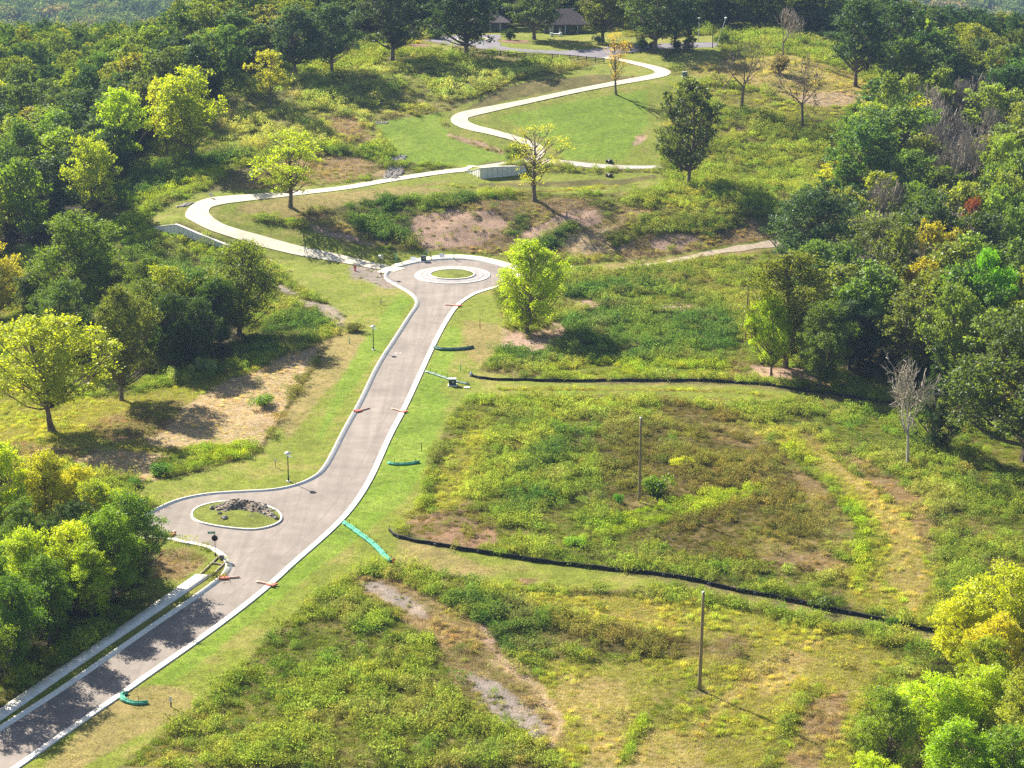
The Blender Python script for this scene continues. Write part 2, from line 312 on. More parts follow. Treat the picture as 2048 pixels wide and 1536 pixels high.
REG = [
 ('Y', 10, [(-300, 740), (90, 790), (300, 790), (440, 750), (560, 720), (640, 690), (560, 850), (480, 900), (300, 930), (-300, 930)]),
 ('S', 12, [(290, 862), (400, 795), (500, 748), (600, 700), (664, 674), (614, 762), (562, 842), (516, 894), (400, 905), (290, 900)]),
 ('S', 10, [(60, 905), (200, 900), (330, 915), (300, 955), (250, 952), (150, 935), (60, 925)]),
 ('P', 10, [(-60, 880), (80, 890), (200, 905), (120, 925), (-60, 905)]),
 ('P', 8, [(170, 850), (300, 815), (370, 800), (330, 870), (220, 890)]),
 ('YB', 6, [(300, 925), (380, 898), (510, 890), (505, 910), (400, 928), (300, 950)]),
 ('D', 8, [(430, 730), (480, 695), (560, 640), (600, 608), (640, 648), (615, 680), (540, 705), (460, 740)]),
 ('D', 9, [(200, 430), (300, 400), (310, 455), (450, 500), (520, 540), (420, 620), (250, 600), (190, 520)]),
 ('YB', 8, [(215, 440), (300, 410), (360, 475), (440, 500), (430, 520), (330, 490), (220, 500)]),
 ('D', 8, [(230, 380), (330, 330), (430, 300), (520, 310), (440, 350), (330, 390), (230, 420)]),
 ('YB', 6, [(240, 400), (340, 370), (440, 330), (520, 318), (450, 352), (340, 395), (270, 415)]),
 ('YG', 6, [(460, 190), (640, 150), (800, 135), (1180, 130), (1050, 155), (900, 215), (760, 240), (780, 300), (620, 305), (470, 300), (440, 250)]),
 ('YG', 6, [(760, 140), (1150, 128), (1170, 134), (1040, 155), (920, 200), (820, 218), (740, 190)]),
 ('P', 6, [(670, 225), (725, 240), (752, 275), (750, 290), (715, 290), (670, 255)]),
 ('YB', 4, [(630, 290), (765, 284), (772, 306), (640, 308)]),
 ('D', 4, [(640, 302), (772, 304), (772, 311), (640, 310)]),
 ('P', 6, [(520, 330), (600, 312), (740, 318), (782, 345), (640, 369), (520, 378), (462, 386), (450, 376)]),
 ('MK', 5, [(400, 385), (470, 345), (560, 320), (600, 314), (520, 345), (470, 380), (420, 390)]),
 ('M', 5, [(286, 440), (340, 408), (400, 385), (500, 378), (700, 366), (935, 330), (1000, 330), (1050, 345), (1320, 345), (1340, 385), (1100, 388), (980, 382), (880, 402),
          (700, 412), (560, 420), (500, 440), (640, 465), (760, 495), (860, 515), (1000, 525), (1000, 545), (760, 545), (600, 530), (450, 492), (352, 446), (310, 452)]),
 ('MT', 8, [(470, 410), (600, 395), (800, 370), (900, 380), (760, 400), (600, 425), (560, 440), (470, 425)]),
 ('MG', 5, [(745, 242), (900, 215), (880, 240), (900, 268), (1000, 290), (1020, 318), (930, 334), (800, 324), (785, 300), (760, 265)]),
 ('M', 4, [(880, 222), (960, 190), (1060, 152), (1180, 132), (1250, 118), (1320, 132), (1350, 150), (1400, 150), (1420, 165), (1345, 180), (1330, 250), (1335, 310), (1310, 335),
          (1120, 328), (1090, 320), (1000, 290), (900, 268), (885, 240)]),
 ('MG', 12, [(1000, 235), (1150, 200), (1300, 180), (1300, 250), (1240, 320), (1130, 320), (1100, 280)]),
 ('MK', 5, [(925, 219), (1000, 182), (1080, 158), (1190, 146), (1290, 150), (1260, 157), (1120, 181), (980, 212)]),
 ('B', 3, [(1272, 270), (1296, 268), (1280, 285), (1262, 292)]),
 ('P', 4, [(895, 265), (960, 278), (1010, 298), (1015, 310), (960, 292), (900, 272)]),
 ('M', 3, [(815, 88), (870, 88), (970, 100), (1020, 106), (900, 105), (815, 100)]),
 ('M', 3, [(1000, 80), (1180, 68), (1200, 92), (1120, 101), (1050, 98), (1000, 92)]),
 ('M', 3, [(850, 30), (1250, 30), (1245, 112), (1000, 100), (1000, 70), (860, 70)]), ('M', 2, [(1000, 100), (1200, 112), (1236, 122), (1205, 128), (1100, 117), (1000, 108)]), ('M', 4, [(1235, 110), (1240, 75), (1440, 70), (1450, 128), (1400, 142), (1350, 138), (1250, 118)]),
 ('M', 3, [(700, 50), (870, 50), (870, 66), (700, 80)]),
 ('O', 7, [(1380, 136), (1450, 118), (1570, 112), (1700, 150), (1770, 200), (1700, 218), (1600, 208), (1480, 172), (1390, 152)]),
 ('S', 7, [(1600, 185), (1700, 185), (1760, 205), (1680, 215), (1600, 205)]),
 ('Y', 7, [(1390, 165), (1560, 195), (1700, 222), (1660, 245), (1500, 225), (1400, 200)]),
 ('WD', 9, [(1480, 225), (1680, 235), (1680, 300), (1560, 290), (1440, 260)]),
 ('W', 9, [(1400, 270), (1560, 290), (1680, 290), (1660, 400), (1560, 470), (1480, 380), (1400, 330)]),
 ('P', 8, [(580, 432), (700, 412), (900, 402), (1100, 395), (1300, 395), (1500, 428), (1545, 478), (1350, 515), (1150, 522), (1000, 515), (850, 498), (680, 478)]),
 ('W', 8, [(1200, 385), (1360, 370), (1540, 420), (1500, 440), (1300, 420), (1180, 405)]),
 ('B', 6, [(820, 432), (900, 415), (990, 420), (1020, 450), (960, 490), (850, 500), (800, 470)]),
 ('B', 5, [(1040, 468), (1120, 425), (1190, 418), (1206, 445), (1120, 470), (1050, 495)]),
 ('S', 5, [(1100, 480), (1200, 455), (1290, 460), (1250, 500), (1140, 520)]),
 ('B', 5, [(1300, 476), (1360, 465), (1400, 480), (1350, 500), (1300, 495)]),
 ('B', 6, [(600, 440), (700, 465), (760, 490), (700, 480), (620, 460)]),
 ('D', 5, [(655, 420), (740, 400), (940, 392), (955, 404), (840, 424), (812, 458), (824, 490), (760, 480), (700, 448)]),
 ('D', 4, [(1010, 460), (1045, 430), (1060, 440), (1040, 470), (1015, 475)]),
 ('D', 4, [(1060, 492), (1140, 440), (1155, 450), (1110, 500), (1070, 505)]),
 ('WD', 5, [(1200, 470), (1300, 425), (1480, 430), (1500, 455), (1400, 470), (1290, 465), (1230, 500)]),
 ('D', 3, [(1196, 411), (1240, 415), (1242, 428), (1200, 426)]),
 ('M', 6, [(780, 500), (880, 500), (1000, 512), (1150, 530), (1300, 515), (1540, 478), (1560, 495), (1350, 532), (1130, 548), (1000, 534), (850, 524)]),
 ('MT', 6, [(1200, 530), (1400, 505), (1540, 490), (1500, 510), (1380, 525), (1220, 545)]),
 ('WD', 8, [(1120, 560), (1400, 530), (1500, 540), (1540, 620), (1490, 700), (1300, 640), (1130, 610)]),
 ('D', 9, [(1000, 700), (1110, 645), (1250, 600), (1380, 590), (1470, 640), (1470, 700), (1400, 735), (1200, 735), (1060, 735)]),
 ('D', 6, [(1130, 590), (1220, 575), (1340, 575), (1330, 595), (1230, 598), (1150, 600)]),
 ('B', 5, [(1150, 605), (1205, 602), (1200, 618), (1150, 618)]),
 ('B', 5, [(1290, 608), (1380, 606), (1380, 620), (1300, 618)]),
 ('B', 7, [(1010, 655), (1060, 668), (1110, 645), (1150, 640), (1120, 690), (1060, 705), (1012, 692)]),
 ('YB', 5, [(1100, 735), (1200, 726), (1480, 728), (1490, 750), (1200, 756), (1080, 752)]),
 ('R', 5, [(960, 735), (1050, 735), (1090, 752), (1000, 758), (945, 750)]),
 ('P', 8, [(1450, 720), (1620, 735), (1700, 770), (1600, 770), (1460, 757)]),
 ('B', 6, [(1500, 728), (1620, 735), (1660, 760), (1500, 755)]),
 ('W', 9, [(1560, 780), (1800, 820), (2048, 900), (2048, 1000), (1900, 960), (1700, 880), (1500, 800)]),
 ('M', 8, [(985, 578), (1010, 640), (1010, 700), (960, 740), (1100, 766), (1480, 772), (1620, 790), (1480, 812), (1350, 802), (1000, 792), (940, 800), (905, 830), (870, 900), (838, 1000),
          (795, 1070), (860, 1092), (1150, 1132), (1350, 1165), (1230, 1182), (1000, 1172), (850, 1130), (740, 1130), (660, 1170), (560, 1255), (400, 1410), (230, 1540), (60, 1680), (-200, 1680),
          (-60, 1590), (44, 1524), (308, 1338), (484, 1211), (594, 1118), (694, 1026), (751, 942), (795, 850), (841, 749), (905, 612), (957, 580)]),
 ('MG', 9, [(900, 650), (930, 660), (880, 780), (900, 800), (870, 880), (850, 940), (800, 1010), (730, 1070), (640, 1130), (560, 1200), (420, 1310), (300, 1400), (280, 1380), (484, 1211),
          (594, 1118), (694, 1026), (751, 942), (795, 850), (841, 749)]),
 ('MT', 8, [(930, 640), (1005, 650), (1005, 700), (960, 730), (930, 700)]),
 ('MT', 8, [(800, 1075), (900, 1100), (1010, 1150), (880, 1150), (800, 1120)]),
 ('MT', 8, [(230, 1380), (330, 1370), (420, 1400), (260, 1480), (120, 1560), (60, 1560)]),
 ('M', 7, [(415, 505), (640, 525), (700, 522), (768, 556), (840, 600), (836, 620), (760, 735), (692, 862), (652, 947), (577, 978), (480, 990), (400, 992), (330, 1012), (260, 995),
          (290, 965), (500, 915), (548, 862), (610, 770), (660, 690), (684, 660), (684, 630), (650, 605), (590, 572), (540, 535), (470, 520)]),
 ('MT', 8, [(640, 680), (720, 660), (740, 700), (640, 800), (580, 880), (560, 850)]),
 ('MG', 8, [(800, 585), (825, 600), (800, 650), (740, 730), (690, 800), (640, 880), (640, 850), (720, 690)]),
 ('G', 5, [(700, 532), (752, 540), (775, 552), (795, 575), (770, 575), (730, 560), (705, 560)]),
 ('G', 4, [(590, 598), (625, 600), (660, 612), (682, 632), (680, 662), (655, 655), (642, 640), (630, 617), (600, 610)]),
 ('G', 4, [(530, 562), (552, 568), (600, 592), (560, 585)]),
 ('M', 5, [(300, 1075), (335, 1080), (400, 1094), (445, 1115), (450, 1140), (420, 1150), (390, 1150), (330, 1200), (250, 1170)]),
 ('P', 7, [(290, 1100), (360, 1095), (400, 1120), (360, 1160), (300, 1160)]),
 ('M', 6, [(-100, 1500), (130, 1340), (300, 1210), (400, 1150), (440, 1160), (300, 1270), (100, 1410), (-100, 1540)]),
 ('Y', 9, [(820, 1060), (900, 900), (960, 830), (990, 830), (950, 950), (920, 1010), (860, 1050)]),
 ('R', 8, [(830, 1045), (935, 1002), (985, 1025), (1010, 1085), (960, 1100), (880, 1085), (820, 1068)]),
 ('K', 11, [(1170, 890), (1300, 850), (1450, 855), (1560, 905), (1650, 985), (1690, 1080), (1650, 1150), (1400, 1130), (1250, 1060), (1200, 970)]),
 ('K', 7, [(1320, 800), (1480, 830), (1500, 850), (1330, 850)]),
 ('P', 9, [(1390, 845), (1620, 870), (1680, 930), (1560, 900), (1420, 880)]),
 ('YB', 8, [(1200, 1055), (1290, 1010), (1400, 985), (1535, 972), (1500, 1000), (1350, 1035), (1230, 1070)]),
 ('W', 8, [(1000, 960), (1160, 940), (1200, 990), (1100, 1030), (1000, 1030)]),
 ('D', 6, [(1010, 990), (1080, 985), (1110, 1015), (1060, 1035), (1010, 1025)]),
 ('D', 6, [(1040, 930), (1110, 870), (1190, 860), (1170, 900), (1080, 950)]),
 ('Y', 9, [(1480, 850), (1570, 850), (1650, 930), (1760, 985), (1850, 1065), (1885, 1150), (1860, 1250), (1700, 1200), (1700, 1140), (1716, 1060), (1660, 960), (1560, 900)]),
 ('O', 9, [(1740, 1000), (1800, 1010), (1850, 1080), (1870, 1150), (1830, 1220), (1790, 1150), (1790, 1080)]),
 ('YB', 7, [(1530, 870), (1620, 940), (1700, 1000), (1740, 1060), (1740, 1150), (1700, 1100), (1690, 1020), (1600, 930)]),
 ('P', 7, [(1580, 930), (1660, 975), (1715, 1050), (1715, 1110), (1660, 1090), (1600, 990)]),
 ('P', 7, [(1640, 880), (1760, 930), (1850, 1000), (1880, 1100), (1900, 1150), (1870, 1120), (1820, 1030), (1720, 950)]),
 ('P', 8, [(1500, 1060), (1640, 1080), (1700, 1130), (1650, 1140), (1520, 1120)]),
 ('Y', 9, [(1000, 1180), (1300, 1195), (1500, 1225), (1750, 1285), (1840, 1340), (1650, 1330), (1400, 1285), (1200, 1245), (1020, 1205)]),
 ('K', 9, [(1070, 1230), (1250, 1255), (1400, 1290), (1400, 1325), (1250, 1320), (1110, 1290)]),
 ('Y', 10, [(1080, 1330), (1350, 1320), (1600, 1290), (1760, 1340), (1720, 1440), (1700, 1700), (1080, 1700), (1120, 1480), (1050, 1400)]),
 ('O', 9, [(1110, 1350), (1250, 1370), (1290, 1430), (1230, 1470), (1120, 1400)]),
 ('O', 8, [(1480, 1340), (1560, 1290), (1660, 1285), (1610, 1340), (1520, 1400)]),
 ('P', 8, [(1400, 1300), (1480, 1260), (1500, 1300), (1430, 1340)]),
 ('P', 8, [(1620, 1400), (1700, 1380), (1690, 1480), (1620, 1540), (1560, 1520)]),
 ('O', 9, [(1180, 1480), (1300, 1450), (1400, 1480), (1420, 1600), (1150, 1600)]),
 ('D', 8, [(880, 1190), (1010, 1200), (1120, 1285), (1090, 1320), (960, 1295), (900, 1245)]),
 ('P', 6, [(690, 1150), (800, 1160), (960, 1250), (1060, 1350), (1130, 1420), (1130, 1480), (940, 1430), (860, 1270), (740, 1210)]),
 ('G', 5, [(712, 1165), (760, 1160), (850, 1215), (850, 1240), (760, 1200)]),
 ('G', 5, [(930, 1345), (1000, 1368), (1095, 1440), (1108, 1462), (1065, 1478), (985, 1425)]),
 ('R', 4, [(1030, 1155), (1080, 1158), (1060, 1170), (1030, 1166)]),
]
def buf(pts, wd):
    P = np.array(pts, float); n = normals(P * [1, 2.2]); o = n * wd * [1, .6]
    return [tuple(p) for p in np.vstack([P + o, (P - o)[::-1]])]
def LN(k, s, wd, pts): REG.append((k, s, buf(pts, wd)))
LN('Y', 3, 8, [(1060, 1198), (1250, 1222), (1450, 1260), (1650, 1312), (1840, 1368)]); LN('O', 2, 3, [(1080, 1205), (1250, 1232), (1450, 1270), (1640, 1322)])
LN('Y', 2, 4, [(1000, 779), (1250, 778), (1480, 784), (1600, 802)]); LN('MK', 2, 4, [(990, 792), (1250, 792), (1480, 800)])
LN('K', 3, 7, [(1540, 885), (1600, 930), (1655, 975), (1670, 1000), (1640, 1025)]); LN('K', 4, 10, [(1260, 1078), (1400, 1060), (1520, 1066), (1640, 1100)]); LN('K', 3, 8, [(1180, 880), (1290, 850), (1420, 858), (1500, 885)])
LN('O', 5, 13, [(1640, 905), (1740, 985), (1810, 1060), (1840, 1150), (1820, 1220)]); LN('YB', 4, 12, [(1560, 890), (1650, 960), (1720, 1030), (1740, 1120), (1715, 1180)])
LN('O', 5, 16, [(1320, 1560), (1400, 1450), (1480, 1370), (1570, 1300)]); LN('YB', 4, 10, [(1240, 1536), (1290, 1440), (1380, 1380)]); LN('W', 5, 14, [(1530, 1536), (1580, 1430), (1640, 1370)])
LN('K', 1.5, 2.5, [(664, 676), (612, 760), (560, 840), (515, 905), (430, 932), (350, 952)]); LN('K', 1.5, 2.5, [(755, 242), (900, 219), (960, 192), (1040, 160), (1175, 132)]); LN('B', 2, 3, [(895, 268), (960, 284), (1010, 306)])
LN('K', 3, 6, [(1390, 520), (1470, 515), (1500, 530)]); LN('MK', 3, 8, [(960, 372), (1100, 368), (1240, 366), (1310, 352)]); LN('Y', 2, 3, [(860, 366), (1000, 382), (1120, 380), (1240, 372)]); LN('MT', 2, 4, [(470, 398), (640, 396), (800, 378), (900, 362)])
LN('S', 4, 9, [(980, 1320), (1080, 1380), (1130, 1440), (1100, 1490)]); LN('B', 4, 8, [(960, 1250), (1000, 1310), (1040, 1360)]); LN('D', 3, 9, [(1040, 960), (1090, 900), (1140, 870)])
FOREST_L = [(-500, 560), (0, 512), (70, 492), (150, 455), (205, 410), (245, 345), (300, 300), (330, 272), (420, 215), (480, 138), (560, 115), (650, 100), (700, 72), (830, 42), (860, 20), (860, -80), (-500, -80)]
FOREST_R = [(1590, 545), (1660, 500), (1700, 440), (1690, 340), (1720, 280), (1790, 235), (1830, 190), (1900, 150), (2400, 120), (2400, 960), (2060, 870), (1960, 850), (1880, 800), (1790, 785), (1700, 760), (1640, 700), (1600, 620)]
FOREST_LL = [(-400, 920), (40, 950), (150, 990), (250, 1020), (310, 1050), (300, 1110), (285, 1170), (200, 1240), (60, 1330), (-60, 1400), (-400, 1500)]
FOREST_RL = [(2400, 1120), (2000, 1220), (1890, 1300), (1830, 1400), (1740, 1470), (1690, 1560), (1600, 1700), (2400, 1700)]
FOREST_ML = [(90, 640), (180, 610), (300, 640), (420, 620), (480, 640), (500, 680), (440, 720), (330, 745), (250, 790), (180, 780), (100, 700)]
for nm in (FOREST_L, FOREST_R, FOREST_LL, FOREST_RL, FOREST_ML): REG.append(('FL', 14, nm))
def cover(x, y, z):
    px, py = proj(x, y, z)
    # natural edges: warp lookup by world noise
    wx = (fbm(x, y, 14, 11, 5) - .5); wy = (fbm(x, y, 14, 13, 5) - .5)
    W = np.zeros((len(px), len(KEYS))); W[:, KI['W']] = 1
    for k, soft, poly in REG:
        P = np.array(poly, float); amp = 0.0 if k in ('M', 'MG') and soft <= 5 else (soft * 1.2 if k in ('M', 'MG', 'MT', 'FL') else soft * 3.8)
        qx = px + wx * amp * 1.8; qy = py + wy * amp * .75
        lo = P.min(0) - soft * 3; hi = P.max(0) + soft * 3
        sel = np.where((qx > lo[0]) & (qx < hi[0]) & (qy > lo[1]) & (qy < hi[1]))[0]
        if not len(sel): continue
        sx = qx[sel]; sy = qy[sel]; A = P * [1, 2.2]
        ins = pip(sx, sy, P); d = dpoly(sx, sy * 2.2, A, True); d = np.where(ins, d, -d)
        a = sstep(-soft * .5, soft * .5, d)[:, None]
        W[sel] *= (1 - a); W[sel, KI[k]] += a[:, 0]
    # neighbouring species creep into every field
    wild = 1 - W[:, [KI[k] for k in ('M', 'MG', 'MT', 'MK', 'G', 'FL', 'B')]].sum(1) - .9 * W[:, KI['S']]; a1 = .42 * sstep(.54, .66, fbm(x, y, 9, 71, 4)); a2 = .38 * sstep(.56, .68, fbm(x, y, 7, 75, 4)); a3 = .38 * sstep(.56, .68, fbm(x, y, 8, 79, 4)); a4 = .32 * sstep(.58, .68, fbm(x, y, 5, 83, 3))
    for a, k in ((a1, 'W'), (a2, 'Y'), (a3, 'WD'), (a4, 'P')): a = (a * wild * (1 - .6 * W[:, [KI[q] for q in ('Y', 'O', 'K', 'YB')]].sum(1)))[:, None]; W = W * (1 - a); W[:, KI[k]] += a[:, 0]
    return W, px, py
GC = np.array([lin(CL[k][0]) for k in KEYS]) * K_ALB; PC = np.array([lin(CL[k][1]) for k in KEYS]) * 0.92
DN = np.array([[CL[k][2], CL[k][3], CL[k][4]] for k in KEYS])

# ---------------------------------------------------------------- terrain sheet
def HF(x, y):
    x = np.atleast_1d(np.asarray(x, float)); y = np.atleast_1d(np.asarray(y, float))
    return H1(x, y) + relief(x, y)
def hz(x, y): return float(HF([x], [y])[0])
def axis(lo, hi, st, out, g=1.14):
    c = list(np.arange(lo, hi + 1e-6, st)); s = st; a = c[-1]; up = []
    while a < out[1]: s *= g; a += s; up.append(a)
    s = st; a = lo; dn = []
    while a > out[0]: s *= g; a -= s; dn.append(a)
    return np.array(dn[::-1] + c + up)
gx = axis(-135, 135, 0.8, (-5000, 5000)); gy = axis(178, 600, 0.8, (-900, 8500), 1.06)
GX, GY = np.meshgrid(gx, gy); tx, ty = GX.ravel(), GY.ravel()
tz = HF(tx, ty)
def under(x, y):
    near = (y > 150) & (y < 620) & (np.abs(x) < 160); m = np.zeros(len(x))
    i = np.where(near)[0]; X = x[i]; Y = y[i]
    a = pip(X, Y, road_poly[::2]) & (dpoly(X, Y, road_poly[::3], True) > 0.5)
    b = dpoly(X, Y, path_c[::3]) < 1.35
    c = pip(X, Y, LOT) & (dpoly(X, Y, LOT, True) > 1.0)
    m[i[a | b | c]] = 0.16
    return m
tz = tz - under(tx, ty)
nx, ny = len(gx), len(gy)
idx = np.arange(nx * ny).reshape(ny, nx)
Fq = np.stack([idx[:-1, :-1].ravel(), idx[:-1, 1:].ravel(), idx[1:, 1:].ravel(), idx[1:, :-1].ravel()], 1)
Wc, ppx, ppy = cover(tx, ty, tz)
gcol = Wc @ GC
mott = fbm(tx, ty, 9, 21, 4)[:, None]; mott2 = fbm(tx, ty, 2.5, 25, 2)[:, None]
tan = lin((190, 160, 112)) * K_ALB
isM = Wc[:, [KI['M'], KI['MG'], KI['MT']]].sum(1)[:, None]
gcol = gcol * (0.78 + 0.44 * mott) * (0.85 + 0.3 * mott2)
tm = sstep(.52, .66, 0.5 * mott + 0.5 * mott2) * (0.32 + 0.05 * isM - .25 * Wc[:, [KI['MG']]])
gcol = gcol * (1 - tm) + tan * tm
farm = sstep(620, 700, ty)[:, None]
gcol = gcol * (1 - farm) + (lin((70, 84, 44)) * K_ALB) * farm

def ground_material():
    m = bpy.data.materials.new('ground_cover'); m.use_nodes = True; N = m.node_tree.nodes; L = m.node_tree.links
    b = N['Principled BSDF']; b.inputs['Roughness'].default_value = .95; b.inputs['Specular IOR Level'].default_value = .1
    at = N.new('ShaderNodeAttribute'); at.attribute_name = 'gcol'
    tc = N.new('ShaderNodeTexCoord')
    def noise(sc, det=4, stretch=None):
        n = N.new('ShaderNodeTexNoise'); n.inputs['Scale'].default_value = sc; n.inputs['Detail'].default_value = det; n.inputs['Roughness'].default_value = .68
        if stretch:
            mp = N.new('ShaderNodeMapping'); mp.inputs['Scale'].default_value = stretch; mp.inputs['Rotation'].default_value = (0, 0, .5)
            L.new(tc.outputs['Object'], mp.inputs[0]); L.new(mp.outputs[0], n.inputs['Vector'])
        else: L.new(tc.outputs['Object'], n.inputs['Vector'])
        return n
    n1 = noise(5.5, 8); n2 = noise(.8, 3)
    mr = N.new('ShaderNodeMapRange'); mr.inputs['From Min'].default_value = .32; mr.inputs['From Max'].default_value = .68
    mr.inputs['To Min'].default_value = .38; mr.inputs['To Max'].default_value = 1.55; L.new(n1.outputs['Fac'], mr.inputs['Value'])
    mr2 = N.new('ShaderNodeMapRange'); mr2.inputs['From Min'].default_value = .35; mr2.inputs['From Max'].default_value = .65
    mr2.inputs['To Min'].default_value = .8; mr2.inputs['To Max'].default_value = 1.2; L.new(n2.outputs['Fac'], mr2.inputs['Value'])
    mu = N.new('ShaderNodeMath'); mu.operation = 'MULTIPLY'; L.new(mr.outputs[0], mu.inputs[0]); L.new(mr2.outputs[0], mu.inputs[1])
    vm = N.new('ShaderNodeVectorMath'); vm.operation = 'SCALE'; L.new(at.outputs['Color'], vm.inputs[0]); L.new(mu.outputs[0], vm.inputs['Scale'])
    # straw-coloured flecks of dead grass
    n3 = noise(1.7, 5); cr = N.new('ShaderNodeMapRange'); cr.inputs['From Min'].default_value = .56; cr.inputs['From Max'].default_value = .7
    cr.inputs['To Max'].default_value = .35; L.new(n3.outputs['Fac'], cr.inputs['Value'])
    mx = N.new('ShaderNodeMix'); mx.data_type = 'RGBA'; L.new(cr.outputs[0], mx.inputs[0]); L.new(vm.outputs[0], mx.inputs[6])
    mx.inputs[7].default_value = tuple(lin((186, 158, 112)) * K_ALB) + (1,)
    L.new(mx.outputs[2], b.inputs['Base Color'])
    bp = N.new('ShaderNodeBump'); bp.inputs['Strength'].default_value = .8; bp.inputs['Distance'].default_value = .22
    nb = noise(4.5, 8); L.new(nb.outputs['Fac'], bp.inputs['Height']); L.new(bp.outputs[0], b.inputs['Normal'])
    return m
M_GROUND = ground_material()
me = np_mesh('ground', np.stack([tx, ty, tz], 1), Fq, M_GROUND, True)
fattr(me, 'gcol', gcol, 'FLOAT_COLOR')
ground = tag(link(bpy.data.objects.new('ground', me)), kind='structure')

# ---------------------------------------------------------------- paving materials
def paving(name, c, c2, sc, joint=None, rough=.8, grain=60., dirt=None):
    m = mat(name, c, rough, 0, sc, .15, grain, col2=c2, spec=.25)
    return m
M_ASPH = mat('asphalt', (114, 105, 98), .85, 0, .12, .25, 25, spec=.2, col2=(135, 125, 117))
M_ASPH2 = mat('parking_asphalt', (104, 101, 108), .9, 0, .3, .2, 12, spec=.1, col2=(122, 118, 124)); M_TRACK = mat('tan_gravel', (146, 130, 110), .95, 0, 1.5, .6, 6, col2=(178, 162, 140))
M_CONC = mat('pale_concrete', (172, 162, 140), .8, 0, .7, .1, 15, col2=(196, 187, 166))
M_KERB = mat('kerb_concrete', (206, 198, 186), .75, 0, .8, .1, 15, col2=(228, 222, 212))
M_WALL = mat('wall_concrete', (216, 210, 200), .85, 0, 1.2, .2, 8, col2=(222, 222, 216))
M_APRON = mat('apron_concrete', (136, 131, 131), .8, 0, .9, .2, 8, col2=(156, 150, 148))
M_GRAV = mat('gravel', (140, 134, 130), .9, 0, 3, .8, 6, col2=(186, 178, 172))
def asphalt_detail(m):
    # long wear streaks and a paver seam along the road
    N = m.node_tree.nodes; L = m.node_tree.links; b = N['Principled BSDF']; src = b.inputs['Base Color'].links[0].from_socket
    tc = N.new('ShaderNodeTexCoord'); mp = N.new('ShaderNodeMapping'); mp.inputs['Rotation'].default_value = (0, 0, math.radians(-12)); mp.inputs['Scale'].default_value = (1.1, .035, 1)
    L.new(tc.outputs['Object'], mp.inputs[0]); n = N.new('ShaderNodeTexNoise'); n.inputs['Scale'].default_value = 1.; n.inputs['Detail'].default_value = 5; L.new(mp.outputs[0], n.inputs['Vector'])
    mr = N.new('ShaderNodeMapRange'); mr.inputs['From Min'].default_value = .3; mr.inputs['From Max'].default_value = .7; mr.inputs['To Min'].default_value = .84; mr.inputs['To Max'].default_value = 1.1
    L.new(n.outputs['Fac'], mr.inputs['Value'])
    n2 = N.new('ShaderNodeTexNoise'); n2.inputs['Scale'].default_value = .5; n2.inputs['Detail'].default_value = 8; L.new(tc.outputs['Object'], n2.inputs['Vector'])
    mr2 = N.new('ShaderNodeMapRange'); mr2.inputs['From Min'].default_value = .3; mr2.inputs['From Max'].default_value = .7; mr2.inputs['To Min'].default_value = .88; mr2.inputs['To Max'].default_value = 1.1
    L.new(n2.outputs['Fac'], mr2.inputs['Value'])
    mu = N.new('ShaderNodeMath'); mu.operation = 'MULTIPLY'; L.new(mr.outputs[0], mu.inputs[0]); L.new(mr2.outputs[0], mu.inputs[1])
    v = N.new('ShaderNodeVectorMath'); v.operation = 'SCALE'; L.new(src, v.inputs[0]); L.new(mu.outputs[0], v.inputs['Scale']); L.new(v.outputs[0], b.inputs['Base Color'])
asphalt_detail(M_ASPH)

# ---------------------------------------------------------------- roads, paths, kerbs
def sweep(name, P, sect, side, m, closed=False, zoff=0.0, parent=None, kind='structure', joint=0):
    """P ground polyline, sect list of (offset, height); offset measured along side*normal"""
    n = normals(P, closed) * side; V = []; k = len(sect)
    for (o_, h_) in sect:
        q = P + n * o_; V.append(np.c_[q, H1(q[:, 0], q[:, 1]) + h_ + zoff])
    V = np.stack(V, 1).reshape(-1, 3); N_ = len(P); Fs = []
    for i in range(N_ if closed else N_ - 1):
        j = (i + 1) % N_
        for a in range(k - 1):
            f = (i * k + a, j * k + a, j * k + a + 1, i * k + a + 1)
            Fs.append(f[::-1] if side > 0 else f)
    me = np_mesh(name, V, np.array(Fs), m); o = link(bpy.data.objects.new(name, me), parent)
    # make the normals point up
    up = sum(p.normal.z for p in me.polygons)
    if up < 0: me.flip_normals()
    if kind: o['kind'] = kind
    return o
def grid_fill(name, poly, m, step, z, hole=None, holes=()):
    lo = poly.min(0); hi = poly.max(0); xs = np.arange(lo[0], hi[0], step); ys = np.arange(lo[1], hi[1], step)
    X, Y = np.meshgrid(xs, ys); X = X.ravel(); Y = Y.ravel(); c = pip(X + step / 2, Y + step / 2, poly)
    for h in holes: c &= ~h(X + step / 2, Y + step / 2)
    X = X[c]; Y = Y[c]; ij = np.stack([np.r_[X, X + step, X + step, X], np.r_[Y, Y, Y + step, Y + step]], 1)
    key = np.round(ij / step * 4).astype(np.int64); k1 = key[:, 0] * 10000019 + key[:, 1]
    u, fi, inv = np.unique(k1, return_index=True, return_inverse=True); P = ij[fi]; n = len(X)
    Fs = np.stack([inv[:n], inv[n:2 * n], inv[2 * n:3 * n], inv[3 * n:]], 1)
    me = np_mesh(name, np.c_[P, H1(P[:, 0], P[:, 1]) + z], Fs, m, True); o = link(bpy.data.objects.new(name, me)); o['kind'] = 'structure'; return o
nl = normals(left_line); nr = normals(right_line)
asph = np.vstack([left_line + nl * .5, left_low - normals(left_low) * 0.1, (right_line - nr * .5)[::-1]])
tcen = TEAR.mean(0)
grid_fill('road', asph, M_ASPH, 0.35, 0.035, holes=[lambda x, y: pip(x, y, TEAR) & (dpoly(x, y, TEAR, True) > .4), lambda x, y: np.hypot(x - RC[0], y - RC[1]) < 7.2])
